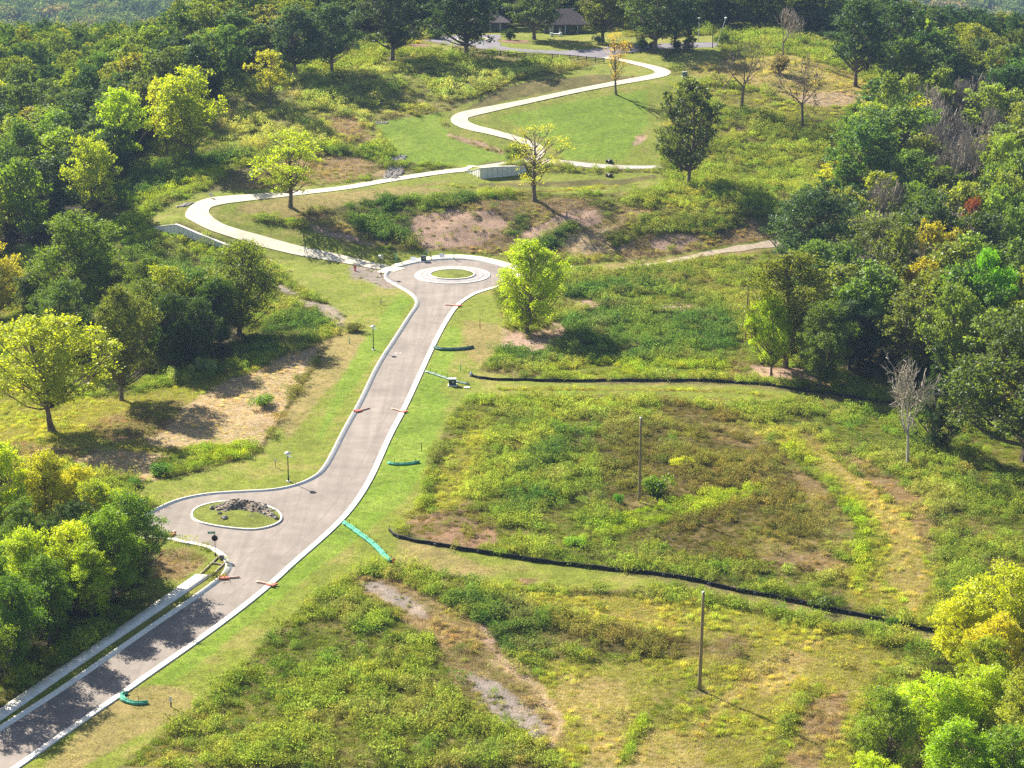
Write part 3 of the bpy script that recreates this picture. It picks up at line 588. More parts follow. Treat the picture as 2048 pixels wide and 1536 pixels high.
KS = [(0, -.12), (0, .13), (.16, .13), (.19, .075), (.84, .055), (.84, .0)]
sweep('kerb', left_line, KS, 1, M_KERB)
sweep('kerb', right_line, KS, -1, M_KERB)
sweep('kerb', left_low, [(.84 - a, b) for a, b in KS][::-1], -1, M_KERB)
ring = lambda r, n=96: np.stack([RC[0] + r * np.cos(np.linspace(0, 2 * PI, n, endpoint=False)), RC[1] + r * np.sin(np.linspace(0, 2 * PI, n, endpoint=False))], 1)
sweep('walk', arc(22, 172, R_OUT, 80), [(-1.7, -.1), (-1.7, .15), (0.0, .158)], 1, M_CONC)
sweep('truck_apron', ring(7.5), [(0, 0), (0, .10), (.3, .13), (3.05, .22)], 1, M_APRON, closed=True)
for r in (6.2, 5.2): sweep('apron_joint', ring(r), [(0, .178 + (6.2 - r) * .033), (.09, .181 + (6.2 - r) * .033)], 1, M_ASPH2, closed=True)
sweep('kerb', ring(7.55), [(0, .0), (0, .15), (.22, .155), (.24, .10)], 1, M_KERB, closed=True)
sweep('kerb', ring(4.6), [(0, .1), (0, .38), (.3, .385), (.32, .25)], 1, M_KERB, closed=True)
TEARN = TEAR
sweep('kerb', TEAR, [(0, -.05), (0.02, .22), (.25, .225), (.28, .1)], 1 if ((normals(TEAR, True)[0] @ (tcen - TEAR[0])) > 0) else -1, M_KERB, closed=True)
def turf(name, P, dz, mm=None):
    c = P.mean(0); V = []; Fs = []; rings = 6; n = len(P)
    for k in range(rings + 1):
        q = c + (P - c) * (1 - k / rings * .999); V.append(np.c_[q, H1(q[:, 0], q[:, 1]) + dz + .25 * sstep(0, 1, k / rings)])
    V = np.vstack(V)
    for k in range(rings):
        for i in range(n): j = (i + 1) % n; Fs.append((k * n + i, k * n + j, k * n + n + j, k * n + n + i))
    me = np_mesh(name, V, np.array(Fs), M_GROUND, True); 
    if sum(p.normal.z for p in me.polygons) < 0: me.flip_normals()
    cc = lin((140, 150, 56)) * K_ALB * (0.8 + .4 * vnoise(V[:, 0], V[:, 1], 2.0)[:, None]); fattr(me, 'gcol', cc, 'FLOAT_COLOR')
    o = link(bpy.data.objects.new(name, me)); o['kind'] = 'structure'; return o
turf('grass_island', ring(4.32), .30); 
sgn = 1 if ((normals(TEAR, True)[0] @ (tcen - TEAR[0])) > 0) else -1
turf('grass_island', TEAR + normals(TEAR, True) * sgn * .24, .17)
# concrete path with transverse joints
kk = np.arange(len(path_c)); hwid = np.interp(kk, [0, len(path_c) * .3, len(path_c) * .55, len(path_c)], [1.9, 1.65, 1.3, 1.25])
for (px_, py_) in ((400, 425), (915, 240), (1325, 147)):
    c_ = Wp([(px_, py_)])[0]; d_ = np.hypot(*(path_c - c_).T); hwid += .8 * np.exp(-(d_ / 14) ** 2)
def ribbon(name, C, hw, m, z, nsub=6, end=None):
    n = normals(C); V = []
    for a in np.linspace(-1, 1, nsub + 1): q = C + n * (hw * a)[:, None]; V.append(np.c_[q, H1(q[:, 0], q[:, 1]) + z])
    V = np.stack(V, 1).reshape(-1, 3); k = nsub + 1; N_ = len(C)
    i = np.arange(N_ - 1)[:, None] * k; a = np.arange(nsub)[None, :]
    Fs = np.stack([(i + a), (i + a + 1), (i + k + a + 1), (i + k + a)], -1).reshape(-1, 4)
    me = np_mesh(name, V, Fs, m)
    if sum(p.normal.z for p in me.polygons) < 0: me.flip_normals()
    o = link(bpy.data.objects.new(name, me)); o['kind'] = 'structure'; return o
ribbon('path', path_c, hwid, M_CONC, .11)
ribbon('gravel_track', TRACK, np.interp(np.arange(len(TRACK)), [0, 20, len(TRACK)], [.5, .9, 1.4]) * (1 + .2 * np.sin(np.arange(len(TRACK)) * .9)), M_TRACK, .06)
ribbon('gravel_track', GTRACK, np.interp(np.arange(len(GTRACK)), [0, 10, len(GTRACK)], [1.9, 1.5, .9]), M_GRAV, .06)
grid_fill('parking_lot', LOT, M_ASPH2, .8, .05)
def quad_strip(name, A, B, m, z, step=1.0, nsub=2):
    n = int(np.linalg.norm(A[-1] - A[0]) / step)
    def rs(P): s = np.r_[0, np.cumsum(np.linalg.norm(np.diff(P, axis=0), axis=1))]; t = np.linspace(0, s[-1], n); return np.stack([np.interp(t, s, P[:, 0]), np.interp(t, s, P[:, 1])], 1)
    A = rs(A); B = rs(B); V = []
    prof_ = [(0, -.1), (0, z)] + [(k / nsub, z) for k in range(1, nsub + 1)] + [(1, -.1)]
    for f, h in prof_: q = A * (1 - f) + B * f; V.append(np.c_[q, H1(q[:, 0], q[:, 1]) + h])
    V = np.stack(V, 1).reshape(-1, 3); k = len(prof_)
    i = np.arange(n - 1)[:, None] * k; a = np.arange(k - 1)[None, :]
    Fs = np.stack([(i + a), (i + a + 1), (i + k + a + 1), (i + k + a)], -1).reshape(-1, 4)
    me = np_mesh(name, V, Fs, m)
    if sum(p.normal.z for p in me.polygons) < 0: me.flip_normals()
    o = link(bpy.data.objects.new(name, me)); o['kind'] = 'structure'; return o
quad_strip('sidewalk', WALK_L, WALK_R, M_KERB, .13, 1.5)

CEN = smooth(Wp([(893, 588), (868, 640), (835, 705), (800, 775), (768, 840), (735, 905), (700, 965), (655, 1025), (600, 1085), (530, 1140), (440, 1205), (330, 1285), (200, 1375), (60, 1470), (-60, 1552)]), .8)
M_SEAM = mat('sealed_seam', (104, 94, 90), .8, .05, 2, col2=(122, 112, 106)); ribbon('road_seam', CEN, np.full(len(CEN), .07), M_SEAM, .041, 1)
SM2 = smooth(Wp([(560, 1000), (585, 1030), (560, 1062), (520, 1092), (487, 1120), (466, 1150)]), .6); ribbon('road_seam', SM2, np.full(len(SM2), .06), M_SEAM, .042, 1)

# ---------------------------------------------------------------- foliage materials
def leaf_material(name, inst=False, trans=.45):
    m = bpy.data.materials.new(name); m.use_nodes = True; N = m.node_tree.nodes; L = m.node_tree.links; N.clear()
    out = N.new('ShaderNodeOutputMaterial')
    if inst: c = N.new('ShaderNodeAttribute'); c.attribute_type = 'INSTANCER'; c.attribute_name = 'icol'; cs = c.outputs['Color']
    else: c = N.new('ShaderNodeObjectInfo'); cs = c.outputs['Color']
    v = N.new('ShaderNodeAttribute'); v.attribute_name = 'lv'
    mr = N.new('ShaderNodeMapRange'); mr.inputs['To Min'].default_value = .55; mr.inputs['To Max'].default_value = 1.45; L.new(v.outputs['Fac'], mr.inputs['Value'])
    sc = N.new('ShaderNodeVectorMath'); sc.operation = 'SCALE'; L.new(cs, sc.inputs[0]); L.new(mr.outputs[0], sc.inputs['Scale'])
    v2 = N.new('ShaderNodeAttribute'); v2.attribute_name = 'lw'
    ad = N.new('ShaderNodeVectorMath'); ad.operation = 'MULTIPLY'; ad.inputs[1].default_value = (1.18, 1.1, .8)
    L.new(sc.outputs[0], ad.inputs[0]); mx = N.new('ShaderNodeMix'); mx.data_type = 'RGBA'
    L.new(v2.outputs['Fac'], mx.inputs[0]); L.new(sc.outputs[0], mx.inputs[6]); L.new(ad.outputs[0], mx.inputs[7])
    d = N.new('ShaderNodeBsdfDiffuse'); L.new(mx.outputs[2], d.inputs['Color'])
    tcol = N.new('ShaderNodeVectorMath'); tcol.operation = 'MULTIPLY'; tcol.inputs[1].default_value = (1.15, 1.2, .75) if inst else (1.38, 1.4, .45); L.new(mx.outputs[2], tcol.inputs[0])
    t = N.new('ShaderNodeBsdfTranslucent'); L.new(tcol.outputs[0], t.inputs['Color'])
    ms = N.new('ShaderNodeMixShader'); ms.inputs[0].default_value = trans; L.new(d.outputs[0], ms.inputs[1]); L.new(t.outputs[0], ms.inputs[2])
    g = N.new('ShaderNodeBsdfGlossy'); g.inputs['Roughness'].default_value = .5; g.inputs['Color'].default_value = (.9, .95, 1, 1)
    ms2 = N.new('ShaderNodeMixShader'); ms2.inputs[0].default_value = .0 if inst else .02; L.new(ms.outputs[0], ms2.inputs[1]); L.new(g.outputs[0], ms2.inputs[2])
    L.new(ms2.outputs[0], out.inputs['Surface']); return m
M_LEAF = leaf_material('leaves', False, .46); M_WEED = leaf_material('weeds', True, .42)
M_BARK = mat('bark', (92, 80, 66), .95, .3, 2.0, .5, 12, col2=(128, 114, 96)); M_DEAD = mat('pale_dead_wood', (160, 150, 132), .9, .2, 1.5, .4, 10, col2=(196, 186, 168))
M_TWIG = mat('bare_twigs', (92, 78, 70), .95, .2, 1.0, .2, 5, col2=(124, 108, 96)); M_GTWIG = mat('grey_twigs', (140, 130, 118), .95, .2, 1.0, .2, 5, col2=(170, 158, 142))

def leaves_mesh(name, C, Nn, size, lv, lw, rg, m, asp=.62):
    n = len(C); r = rg.normal(size=(n, 3)); a = np.cross(Nn, r); a /= np.linalg.norm(a, axis=1, keepdims=True) + 1e-9; b = np.cross(Nn, a)
    s = size * rg.uniform(.6, 1.35, n)[:, None]; a = a * s * .5; b = b * s * .5 * asp
    V = np.stack([C - a, C - b + a * .15, C + a, C + b + a * .15], 1).reshape(-1, 3); Fs = np.arange(4 * n).reshape(n, 4)
    me = np_mesh(name, V, Fs, m); fattr(me, 'lv', np.repeat(lv, 4)); fattr(me, 'lw', np.repeat(lw, 4)); return me
def unit(rg, n):
    v = rg.normal(size=(n, 3)); return v / np.linalg.norm(v, axis=1, keepdims=True)

# ---------------------------------------------------------------- tree prototypes (H = 16 m, crown width = 12 m)
def tree_proto(seed, shape='broad', nleaf=9000, leaf=.42, nlobe=46, zb=.22, gap=0.0, twig=True, multi=1):
    rg = np.random.default_rng(seed); H = 16.0; R = 6.0; mb = MB()
    def rad(t):
        if shape == 'broad': return np.sin(PI * np.clip(t, 0, 1) ** .85 * .97 + .05) ** .62
        if shape == 'tall': return (np.sin(PI * np.clip(t, 0, 1) ** .75 * .96 + .06) ** .75)
        if shape == 'cone': return (1 - t) ** .8 * np.clip(t * 8 + .3, 0, 1)
        if shape == 'vase': return np.clip(.35 + .75 * t, 0, 1) * np.sqrt(np.clip(1 - ((t - .62) / .40).clip(0) ** 2, 0, 1))
        if shape == 'bush': return np.sqrt(np.clip(1 - t ** 2.2, 0, 1)) * .98
    L = []; tries = 0
    ph = rg.uniform(0, 2 * PI, 4); am = rg.uniform(.08, .26, 4)
    while len(L) < nlobe and tries < 5000:
        tries += 1
        t = rg.uniform(.02, .97); th = rg.uniform(0, 2 * PI); f = rg.uniform(.15, 1) ** .45
        rr = rad(np.array(t)) * R * (1 + sum(am[k] * math.sin((k + 1) * th + ph[k] + 3 * t * (k - 1)) for k in range(4)))
        lr = R * (rg.uniform(.19, .33) if rg.random() < .7 else rg.uniform(.10, .2)) * (1 if shape != 'cone' else .75)
        rr = max(rr - lr * .6, 0.1) * f; z = H * (zb + (1 - zb) * t)
        z = min(z, H - lr * .7)
        p = np.array([rr * math.cos(th), rr * math.sin(th), z])
        if any(np.linalg.norm((p - q) * [1, 1, 1.2]) < .62 * (lr + l2) * .9 for q, l2 in L): 
            if rg.random() < .85: continue
        L.append((p, lr))
    C = []; Nn = []; lv = []; lw = []; tot = sum(l ** 2 for _, l in L)
    for p, lr in L:
        if rg.random() < gap: continue
        n = int(nleaf * lr ** 2 / tot); u = unit(rg, n); low = (u[:, 2] < -.1) & (rg.random(n) < .65); u[low, 2] *= -1
        k = 1 + .28 * np.sin(u[:, 0] * 5 + p[0]) * np.sin(u[:, 1] * 5 + p[1]) + .15 * np.sin(u[:, 2] * 9 + p[2] + u[:, 0] * 7)
        # smaller sprays: leaves gather on a few dozen spray centres of the lobe
        ns = max(8, n // 34); sc = unit(rg, ns); sc[:, 2] = np.abs(sc[:, 2] + .25) * np.where(rg.random(ns) < .8, 1, -1)
        sc /= np.linalg.norm(sc, axis=1, keepdims=True)
        w_ = rg.integers(0, ns, n); mixv = (sc[w_] * rg.uniform(.4, 1.28, ns)[w_][:, None]) * lr + rg.normal(size=(n, 3)) * lr * .185
        q = np.where((rg.random(n) < .86)[:, None], mixv, u * (lr * k * rg.uniform(.35, 1.05, n) ** .5)[:, None])
        q[:, 2] *= .82
        C.append(p + q); Nn.append(u * .7 + unit(rg, n) * .9 + [0, 0, .35])
        lobev = rg.uniform(-.13, .13); lv.append(np.clip(rg.normal(.5 + lobev, .16, n), 0, 1)); lw.append(np.clip(rg.normal(.3 + rg.uniform(-.3, .3), .25, n), 0, 1))
    C = np.vstack(C); Nn = np.vstack(Nn); Nn /= np.linalg.norm(Nn, axis=1, keepdims=True)
    C[:, 2] = np.maximum(C[:, 2], .25)
    crown = leaves_mesh('crown', C, Nn, leaf, np.concatenate(lv), np.concatenate(lw), rg, M_LEAF)
    # trunk and limbs
    tops = []
    for k in range(multi):
        bx_, by_ = (rg.uniform(-.5, .5, 2) if multi > 1 else (0, 0)); lean = rg.uniform(-.06, .06, 2) if multi == 1 else rg.uniform(-.16, .16, 2)
        zt = H * (.80 if shape != 'bush' else .6); zz = np.linspace(-.6, zt, 9); r0 = .36 / math.sqrt(multi)
        P = np.stack([bx_ + lean[0] * zz + .12 * np.sin(zz * .6 + k), by_ + lean[1] * zz + .12 * np.cos(zz * .5), zz], 1)
        mb.tube(P, np.r_[r0 * 1.45, np.interp(zz[1:], [0, H], [r0, .05])], 7, cap=False); tops.append(P)
    for p, lr in L:
        P = tops[rg.integers(0, multi)]; hd = np.hypot(p[0], p[1]); z0 = np.clip(p[2] - hd * rg.uniform(.55, 1.0) - 1, H * zb * .75, H * .78)
        if p[2] - z0 < .2: continue
        s = np.array([np.interp(z0, P[:, 2], P[:, 0]), np.interp(z0, P[:, 2], P[:, 1]), z0]); d = p - s
        tt = np.linspace(0, 1, 5)[:, None]; br = s + d * tt + np.array([0, 0, 1]) * (-.12 * hd * np.sin(PI * tt)) + rg.normal(0, .12, (5, 3)) * np.sin(PI * tt)
        r1 = np.interp(z0, [0, H], [.17, .06]) / math.sqrt(multi) ** .5; mb.tube(br, np.linspace(r1, .03, 5), 5, cap=False)
        if twig:
            for q in range(4):
                e = p + unit(rg, 1)[0] * lr * .9; mb.tube([br[3], (br[3] + e) / 2 + rg.normal(0, .1, 3), e], [.04, .03, .015], 3, cap=False)
    tr = bpy.data.meshes.new('trunk'); tr.from_pydata(mb.v, [], mb.f); tr.materials.append(M_BARK); tr.update()
    return crown, tr
def bare_proto(seed, H=16.0, spread=.55, m=None, depth=6, up=.25, tw=1.0):
    rg = np.random.default_rng(seed); mb = MB()
    def grow(p, d, L, r, k):
        n = 3 if k > 2 else 2; pts = [p]; q = p.copy(); dd = d.copy()
        for i in range(n):
            dd = dd + rg.normal(0, .13 if k < depth else .05, 3) + np.array([0, 0, up * .12]); dd /= np.linalg.norm(dd); q = q + dd * L / n; pts.append(q.copy())
        r1 = r * (.62 if k > 1 else .7); mb.tube(pts, np.linspace(r, max(r1, .012 * tw), len(pts)), 7 if k == depth else (5 if k > 3 else 3), cap=False)
        if k <= 1: return
        nc = rg.integers(3, 5) if k > 2 else rg.integers(2, 4)
        for c in range(nc):
            ax = unit(rg, 1)[0]; side = np.cross(dd, ax); side /= np.linalg.norm(side) + 1e-9
            ang = rg.uniform(.35, 1.0) * spread * 1.6 if c else rg.uniform(.05, .3); nd = dd * math.cos(ang) + side * math.sin(ang)
            base = pts[-1] if c < 2 or k == depth else pts[rg.integers(1, len(pts))]
            grow(base, nd, L * rg.uniform(.62, .86), max(r1 * rg.uniform(.6, .85), .014 * tw), k - 1)
    grow(np.array([0, 0, -.5]), np.array([.02, .02, 1.0]), H * .26, .36, depth)
    V = np.array(mb.v); V[:, 2] *= H / V[:, 2].max(); 
    me = bpy.data.meshes.new('trunk'); me.from_pydata([tuple(v) for v in V], [], mb.f); me.materials.append(m or M_TWIG); me.update(); return me
HI = dict(nleaf=26000, leaf=.30); MD = dict(nleaf=11000, leaf=.42); LO = dict(nleaf=6500, leaf=.52)
PR = {
 'oak':   [tree_proto(s, 'broad', nlobe=52, zb=.2, **MD) for s in (1, 2, 3)],
 'tall':  [tree_proto(s, 'tall', nlobe=52, zb=.16, **MD) for s in (4, 5)],
 'mass':  [tree_proto(s, 'broad', nlobe=44, zb=.12, **LO) for s in (6, 7, 8, 9)],
 'open':  [tree_proto(s, 'broad', nlobe=40, zb=.24, gap=.12, nleaf=6500, leaf=.38) for s in (10, 11)],
 'sparse': [tree_proto(s, 'vase', nlobe=34, zb=.22, gap=.22, nleaf=3600, leaf=.24) for s in (12, 13)],
 'hi':    [tree_proto(s, 'broad', nlobe=84, zb=.14, gap=.1, **HI) for s in (14, 15, 16)],
 'hitall': [tree_proto(s, 'tall', nlobe=60, zb=.17, **HI) for s in (17, 18)],
 'twin':  [tree_proto(s, 'broad', nlobe=56, zb=.28, multi=2, nleaf=15000, leaf=.32) for s in (19,)],
 'cone':  [tree_proto(s, 'cone', nlobe=60, zb=.04, nleaf=12000, leaf=.36) for s in (20,)],
}
BARE = {'bare': [bare_proto(31, spread=.72, tw=2.2, up=.3), bare_proto(32, spread=.8, tw=2.6, up=.1)], 'dead': [bare_proto(33, spread=.7, m=M_DEAD, tw=2.4, up=.3)],
        'grey': [bare_proto(34, spread=.55, up=.7, tw=3.4, m=M_GTWIG), bare_proto(35, spread=.6, up=.55, tw=3.4, m=M_GTWIG)]}
COLS = {'dark': (70, 96, 54), 'blue': (84, 108, 74), 'mid': (98, 122, 58), 'green': (116, 140, 46), 'olive': (122, 124, 62), 'ygreen': (160, 172, 44), 'bright': (156, 178, 30),
        'yellow': (178, 180, 44), 'orange': (188, 160, 60), 'grey': (130, 122, 96), 'red': (150, 80, 50), 'lime': (168, 182, 34), 'gray_green': (116, 122, 86)}
def depth_at(x, y, z): return y * math.cos(PITCH) - (z - CAMH) * math.sin(PITCH)
TREES = []
def plant(name, x, y, h, wdt, form, colr, label, cat='tree', group=None, idx=None, rz=None, jit=.10, mixfor=None):
    z = hz(x, y); r_ = random.uniform(0, 2 * PI) if rz is None else rz
    e = empty(name, (x, y, z), r_); e.scale = (wdt / 12.0, wdt / 12.0, h / 16.0)
    if form in BARE:
        L = BARE[form]; t = L[(idx if idx is not None else random.randrange(99)) % len(L)]
        o = link(bpy.data.objects.new('trunk', t), e)
    else:
        L = PR[form]; c, t = L[(idx if idx is not None else random.randrange(99)) % len(L)]
        o = link(bpy.data.objects.new('trunk', t), e); k = link(bpy.data.objects.new('crown', c), e)
        base = lin(COLS[colr]) if isinstance(colr, str) else lin(colr)
        k.color = tuple(np.clip(base * K_LEAF * leafgain(base) * (1 + np.random.default_rng(int(x * 13 + y * 7) & 0xffff).normal(0, jit, 3)), .004, 1)) + (1,)
    tag(e, label, cat, group); TREES.append((x, y, max(wdt / 2, 1))); return e
K_LEAF = 0.88
def leafgain(b): return .74 + 1.25 * float(np.dot(b, (.3, .6, .1)))

# ---------------------------------------------------------------- the trees one can point to (photo: base x, base y, top y, crown width)
TT = [
 (1055, 666, 487, 138, 'hi', 'bright', 'dense bright yellow-green oval tree standing alone just right of the roundabout', 0),
 (582, 415, 262, 132, 'open', 'ygreen', 'ragged yellow-green tree inside the lower bend of the pale path', 0),
 (1068, 400, 256, 145, 'sparse', 'yellow', 'thin see-through yellow tree in front of the path junction and its short retaining wall', 0),
 (540, 213, 104, 82, 'open', (172, 168, 56), 'small rounded yellow-orange tree alone in the upper left meadow', 1),
 (1232, 189, 72, 70, 'sparse', 'orange', 'slender sparse tree with orange crown beside the top leg of the path', 1),
 (1378, 372, 168, 124, 'oak', (88, 104, 52), 'dark green oval tree standing alone on the slope right of the hillside lawn', 1),
 (1711, 173, 4, 128, 'oak', 'dark', 'tall dark green tree, left one of the pair at the top of the right slope', 0),
 (1792, 172, 16, 118, 'oak', 'dark', 'tall dark green tree, right one of the pair at the top of the right slope', 1),
 (382, 322, 138, 132, 'oak', 'ygreen', 'large yellow-green tree at the left edge of the upper meadow', 2),
 (336, 312, 152, 84, 'open', 'yellow', 'thin orange-yellow tree just left of the large yellow-green meadow tree', 0),
 (785, 120, -25, 130, 'oak', (78, 96, 60), 'dark tree with straight trunk above the left end of the meadow below the parking lot', 1),
 (932, 115, -45, 150, 'oak', 'dark', 'big dark tree in front of the parking lot with trunk crossing the black rail fence', 2),
 (665, 148, 14, 112, 'oak', 'blue', 'dark greyish green tree with bare trunk at the wood edge left of the parking lot', 0),
 (590, 150, 20, 110, 'oak', 'blue', 'grey-green round tree at the wood edge behind the small yellow-orange tree', 1),
 (1069, 78, -35, 112, 'oak', (104, 124, 72), 'light green tree growing on the lawn mound inside the parking loop', 0),
 (1310, 104, -50, 140, 'oak', (92, 110, 66), 'broad grey-green tree beside the drive right of the lawn mound', 1),
 (1205, 84, -40, 110, 'oak', (112, 118, 48), 'tree with yellow tips between the house and the orange topped tree', 2),
 (1377, 102, 42, 36, 'cone', 'dark', 'small dark evergreen tree at the right end of the drive', 0),
 (1350, 96, -20, 90, 'oak', 'dark', 'dark tree behind the small evergreen at the right end of the drive', 2),
 (108, 863, 628, 228, 'twin', 'ygreen', 'large yellow-green twin-trunked tree at the left edge of the straw meadow', 0),
 (243, 802, 572, 135, 'hitall', (118, 128, 58), 'olive green tree just right of the large twin-trunked yellow tree', 1),
 (478, 672, 488, 158, 'hi', (120, 134, 46), 'spreading green tree at the right end of the clump below the long retaining wall', 1),
 (165, 640, 425, 160, 'hi', (112, 136, 46), 'full green tree behind the large yellow-green twin-trunked tree', 2),
 (1543, 752, 585, 80, 'hitall', 'bright', 'narrow bright green tree with pale trunk at the left corner of the right wood', 1),
 (1572, 734, 510, 160, 'hi', (118, 128, 36), 'olive topped dark tree directly behind the narrow bright green tree', 0),
 (1640, 777, 604, 110, 'hi', (100, 122, 40), 'green tree with pale trunk just behind the upper black silt fence', 1),
 (1700, 738, 600, 120, 'hi', 'dark', 'dark green tree at the right wood edge right of the pale-trunked trees', 2),
 (2046, 925, 618, 270, 'hi', (98, 114, 56), 'huge grey-green tree at the right edge of the picture beside the dead tree', 2),
 (1962, 745, 505, 122, 'hitall', (118, 168, 26), 'tall bright green tree rising out of the right wood above the dead tree', 0),
 (1868, 900, 690, 105, 'cone', (66, 90, 44), 'dark evergreen tree right behind the pale dead tree', 0),
 (1630, 585, 384, 165, 'hi', (84, 108, 74), 'rounded bluish green tree at the wood edge where the gravel track ends', 0),
 (1765, 620, 440, 160, 'hi', (104, 120, 54), 'round mid green tree in the middle of the right wood', 1),
 (1828, 500, 368, 84, 'oak', 'green', 'small bright green tree among the grey bare trees of the right wood', 0),
 (1960, 600, 430, 150, 'oak', (84, 104, 46), 'dense dark green tree high in the right wood beside the red leaved one', 1),
 (1735, 378, 218, 130, 'oak', (108, 136, 70), 'light green rounded tree at the top left corner of the right wood', 2),
 (1672, 395, 322, 62, 'oak', 'yellow', 'small golden-green tree at the wood edge beside a short wooden pole', 0),
 (1832, 330, 196, 84, 'open', 'yellow', 'yellow tree sticking out of the grey trees above the right wood', 0),
 (1855, 150, 48, 50, 'oak', 'bright', 'bright green tree against the distant hills right of the tall dark pair', 1),
 (1935, 560, 400, 60, 'open', 'red', 'small tree with dark red leaves high in the right wood', 1),
 (242, 345, 186, 100, 'oak', 'bright', 'bright yellow-green tree at the front of the left wood above the meadow edge', 1),
 (185, 440, 278, 100, 'oak', 'ygreen', 'yellow-green tree with a touch of red in front of the left wood', 2),
 (-15, 640, 490, 110, 'hi', (170, 162, 50), 'golden green tree cut by the left edge of the picture below the dark wood', 1),
 (452, 60, -30, 110, 'oak', 'dark', 'tall dark tree at the top of the left wood', 0),
]
wscale = lambda x, y: F / float(depth_at(x, y, float(H1(x, y))))
def at(px, py): p = Wp([(px, py)])[0]; return float(p[0]), float(p[1])
def px_h(x, y, z, dpx): return dpx * depth_at(x, y, z) / F / math.cos(PITCH)
SEP = []
for (bx, by, ty_, cw, form, c, lab, ix) in TT:
    x, y = at(bx, by); z = hz(x, y); d = depth_at(x, y, z); h = (by - ty_) * d / F / math.cos(PITCH * .9); wd = cw * d / F * (1.04 if 'hitall' in form else 1.13)
    plant('broadleaf_tree' if form != 'cone' else 'evergreen_tree', x, y, h, wd, form, c, lab, idx=ix, jit=.02); SEP.append((x, y, wd * .36))
BT = [
 (1483, 218, 66, 125, 'bare', 'leafless tree with brown twigs, left of the two bare trees on the upper right slope', 0),
 (1605, 252, 106, 115, 'bare', 'leafless spreading tree, right one of the two bare trees on the upper right slope', 1),
 (1566, 118, 14, 95, 'grey', 'thin grey leafless tree at the edge of the wood behind the two bare slope trees', 0),
 (1815, 937, 698, 150, 'dead', 'pale dead tree with broken upright branches in front of the right wood', 0),
]
for (bx, by, ty_, cw, form, lab, ix) in BT:
    x, y = at(bx, by); z = hz(x, y); d = depth_at(x, y, z)
    plant('bare_tree', x, y, (by - ty_) * d / F / math.cos(PITCH * .9), cw * d / F * (1.0 if form != 'grey' else .8), form, None, lab, idx=ix); SEP.append((x, y, 2.5))

# lower left cluster and lower right cluster
LLC = [(8, 1085, 888, 130, 'lime'), (95, 1070, 905, 110, 'ygreen'), (160, 1075, 930, 90, 'yellow'), (205, 1100, 962, 110, (150, 172, 40)), (262, 1160, 985, 135, (100, 138, 40)), (225, 1195, 1010, 130, (124, 156, 38)),
       (140, 1215, 1040, 130, 'lime'), (60, 1230, 1050, 120, 'ygreen'), (185, 1235, 1080, 110, (150, 170, 36)), (-20, 1290, 1085, 130, (124, 152, 40)), (100, 1290, 1110, 110, (104, 136, 36)), (30, 1350, 1150, 120, (96, 130, 44)),
       (-40, 1400, 1210, 120, (110, 140, 36)), (60, 1180, 1000, 110, (96, 124, 46)), (150, 1170, 1000, 100, 'dark')]
for i, (bx, by, ty_, cw, c) in enumerate(LLC):
    x, y = at(bx, by); z = hz(x, y); d = depth_at(x, y, z)
    words = ['far left end of the copse', 'back of the copse beside the tan meadow', 'back of the copse, with yellow crown', 'back right corner of the copse', 'right tip of the copse nearest the side street', 'right front of the copse beside the grass corner',
             'middle of the copse, yellow-green crown', 'middle left of the copse', 'front of the copse where the bare dirt starts', 'left edge of the picture, middle of the copse', 'front of the copse above the sidewalk', 'lower left front of the copse',
             'lowest of the copse at the left edge', 'inner left part of the copse', 'dark inner part of the copse']
    plant('broadleaf_tree', x, y, (by - ty_) * d / F / math.cos(PITCH), cw * d / F * 1.12, 'hi', c, 'leafy tree by the lower road, ' + words[i], group='trees of the copse by the lower road', jit=.05); SEP.append((x, y, 3))
RLC = [(2015, 1330, 1126, 190, 'lime', 'big bright yellow-green tree, topmost of the lower right corner trees'), (1925, 1345, 1196, 130, (172, 180, 34), 'golden tree left of the big bright one in the lower right corner'),
       (1990, 1400, 1225, 120, (182, 172, 40), 'orange tinged tree in the middle of the lower right corner trees'), (1870, 1500, 1345, 150, (160, 186, 26), 'rounded bright green tree low in the lower right corner group'),
       (1965, 1500, 1330, 140, 'bright', 'bright green tree between the golden tree and the picture corner'), (1770, 1560, 1375, 120, (130, 150, 50), 'greyish green tree at the left tip of the lower right corner trees'),
       (2050, 1560, 1330, 150, (150, 160, 60), 'pale green tree cut by the right edge at the bottom of the picture'), (1900, 1640, 1440, 160, (140, 170, 30), 'green tree cut by the bottom edge right of the pale dry field'),
       (2010, 1660, 1450, 150, (120, 150, 40), 'green tree in the very bottom right corner of the picture'), (1740, 1640, 1505, 110, 'lime', 'low yellow-green tree peeking over the bottom edge, leftmost of the corner trees'), (1960, 1440, 1270, 110, (150, 160, 44), 'olive yellow tree inside the lower right corner group')]
for i, (bx, by, ty_, cw, c, lab) in enumerate(RLC):
    x, y = at(bx, by); z = hz(x, y); d = depth_at(x, y, z)
    plant('broadleaf_tree', x, y, (by - ty_) * d / F / math.cos(PITCH), cw * d / F * 1.1, 'hi', c, lab, group='trees of the lower right corner', jit=.05); SEP.append((x, y, 3))
MLC = [(395, 690, 545, 110, (96, 124, 40)), (330, 705, 535, 120, (140, 152, 44)), (300, 730, 560, 110, (108, 124, 50)), (440, 700, 560, 90, (84, 112, 40)), (350, 745, 590, 100, (80, 100, 44)), (260, 690, 570, 110, (100, 122, 56)),
       (395, 735, 600, 90, (74, 96, 40)), (232, 655, 520, 110, (112, 132, 46)), (130, 700, 560, 110, (100, 124, 50)), (300, 660, 520, 90, (110, 130, 50)), (70, 650, 545, 90, (96, 112, 56))]
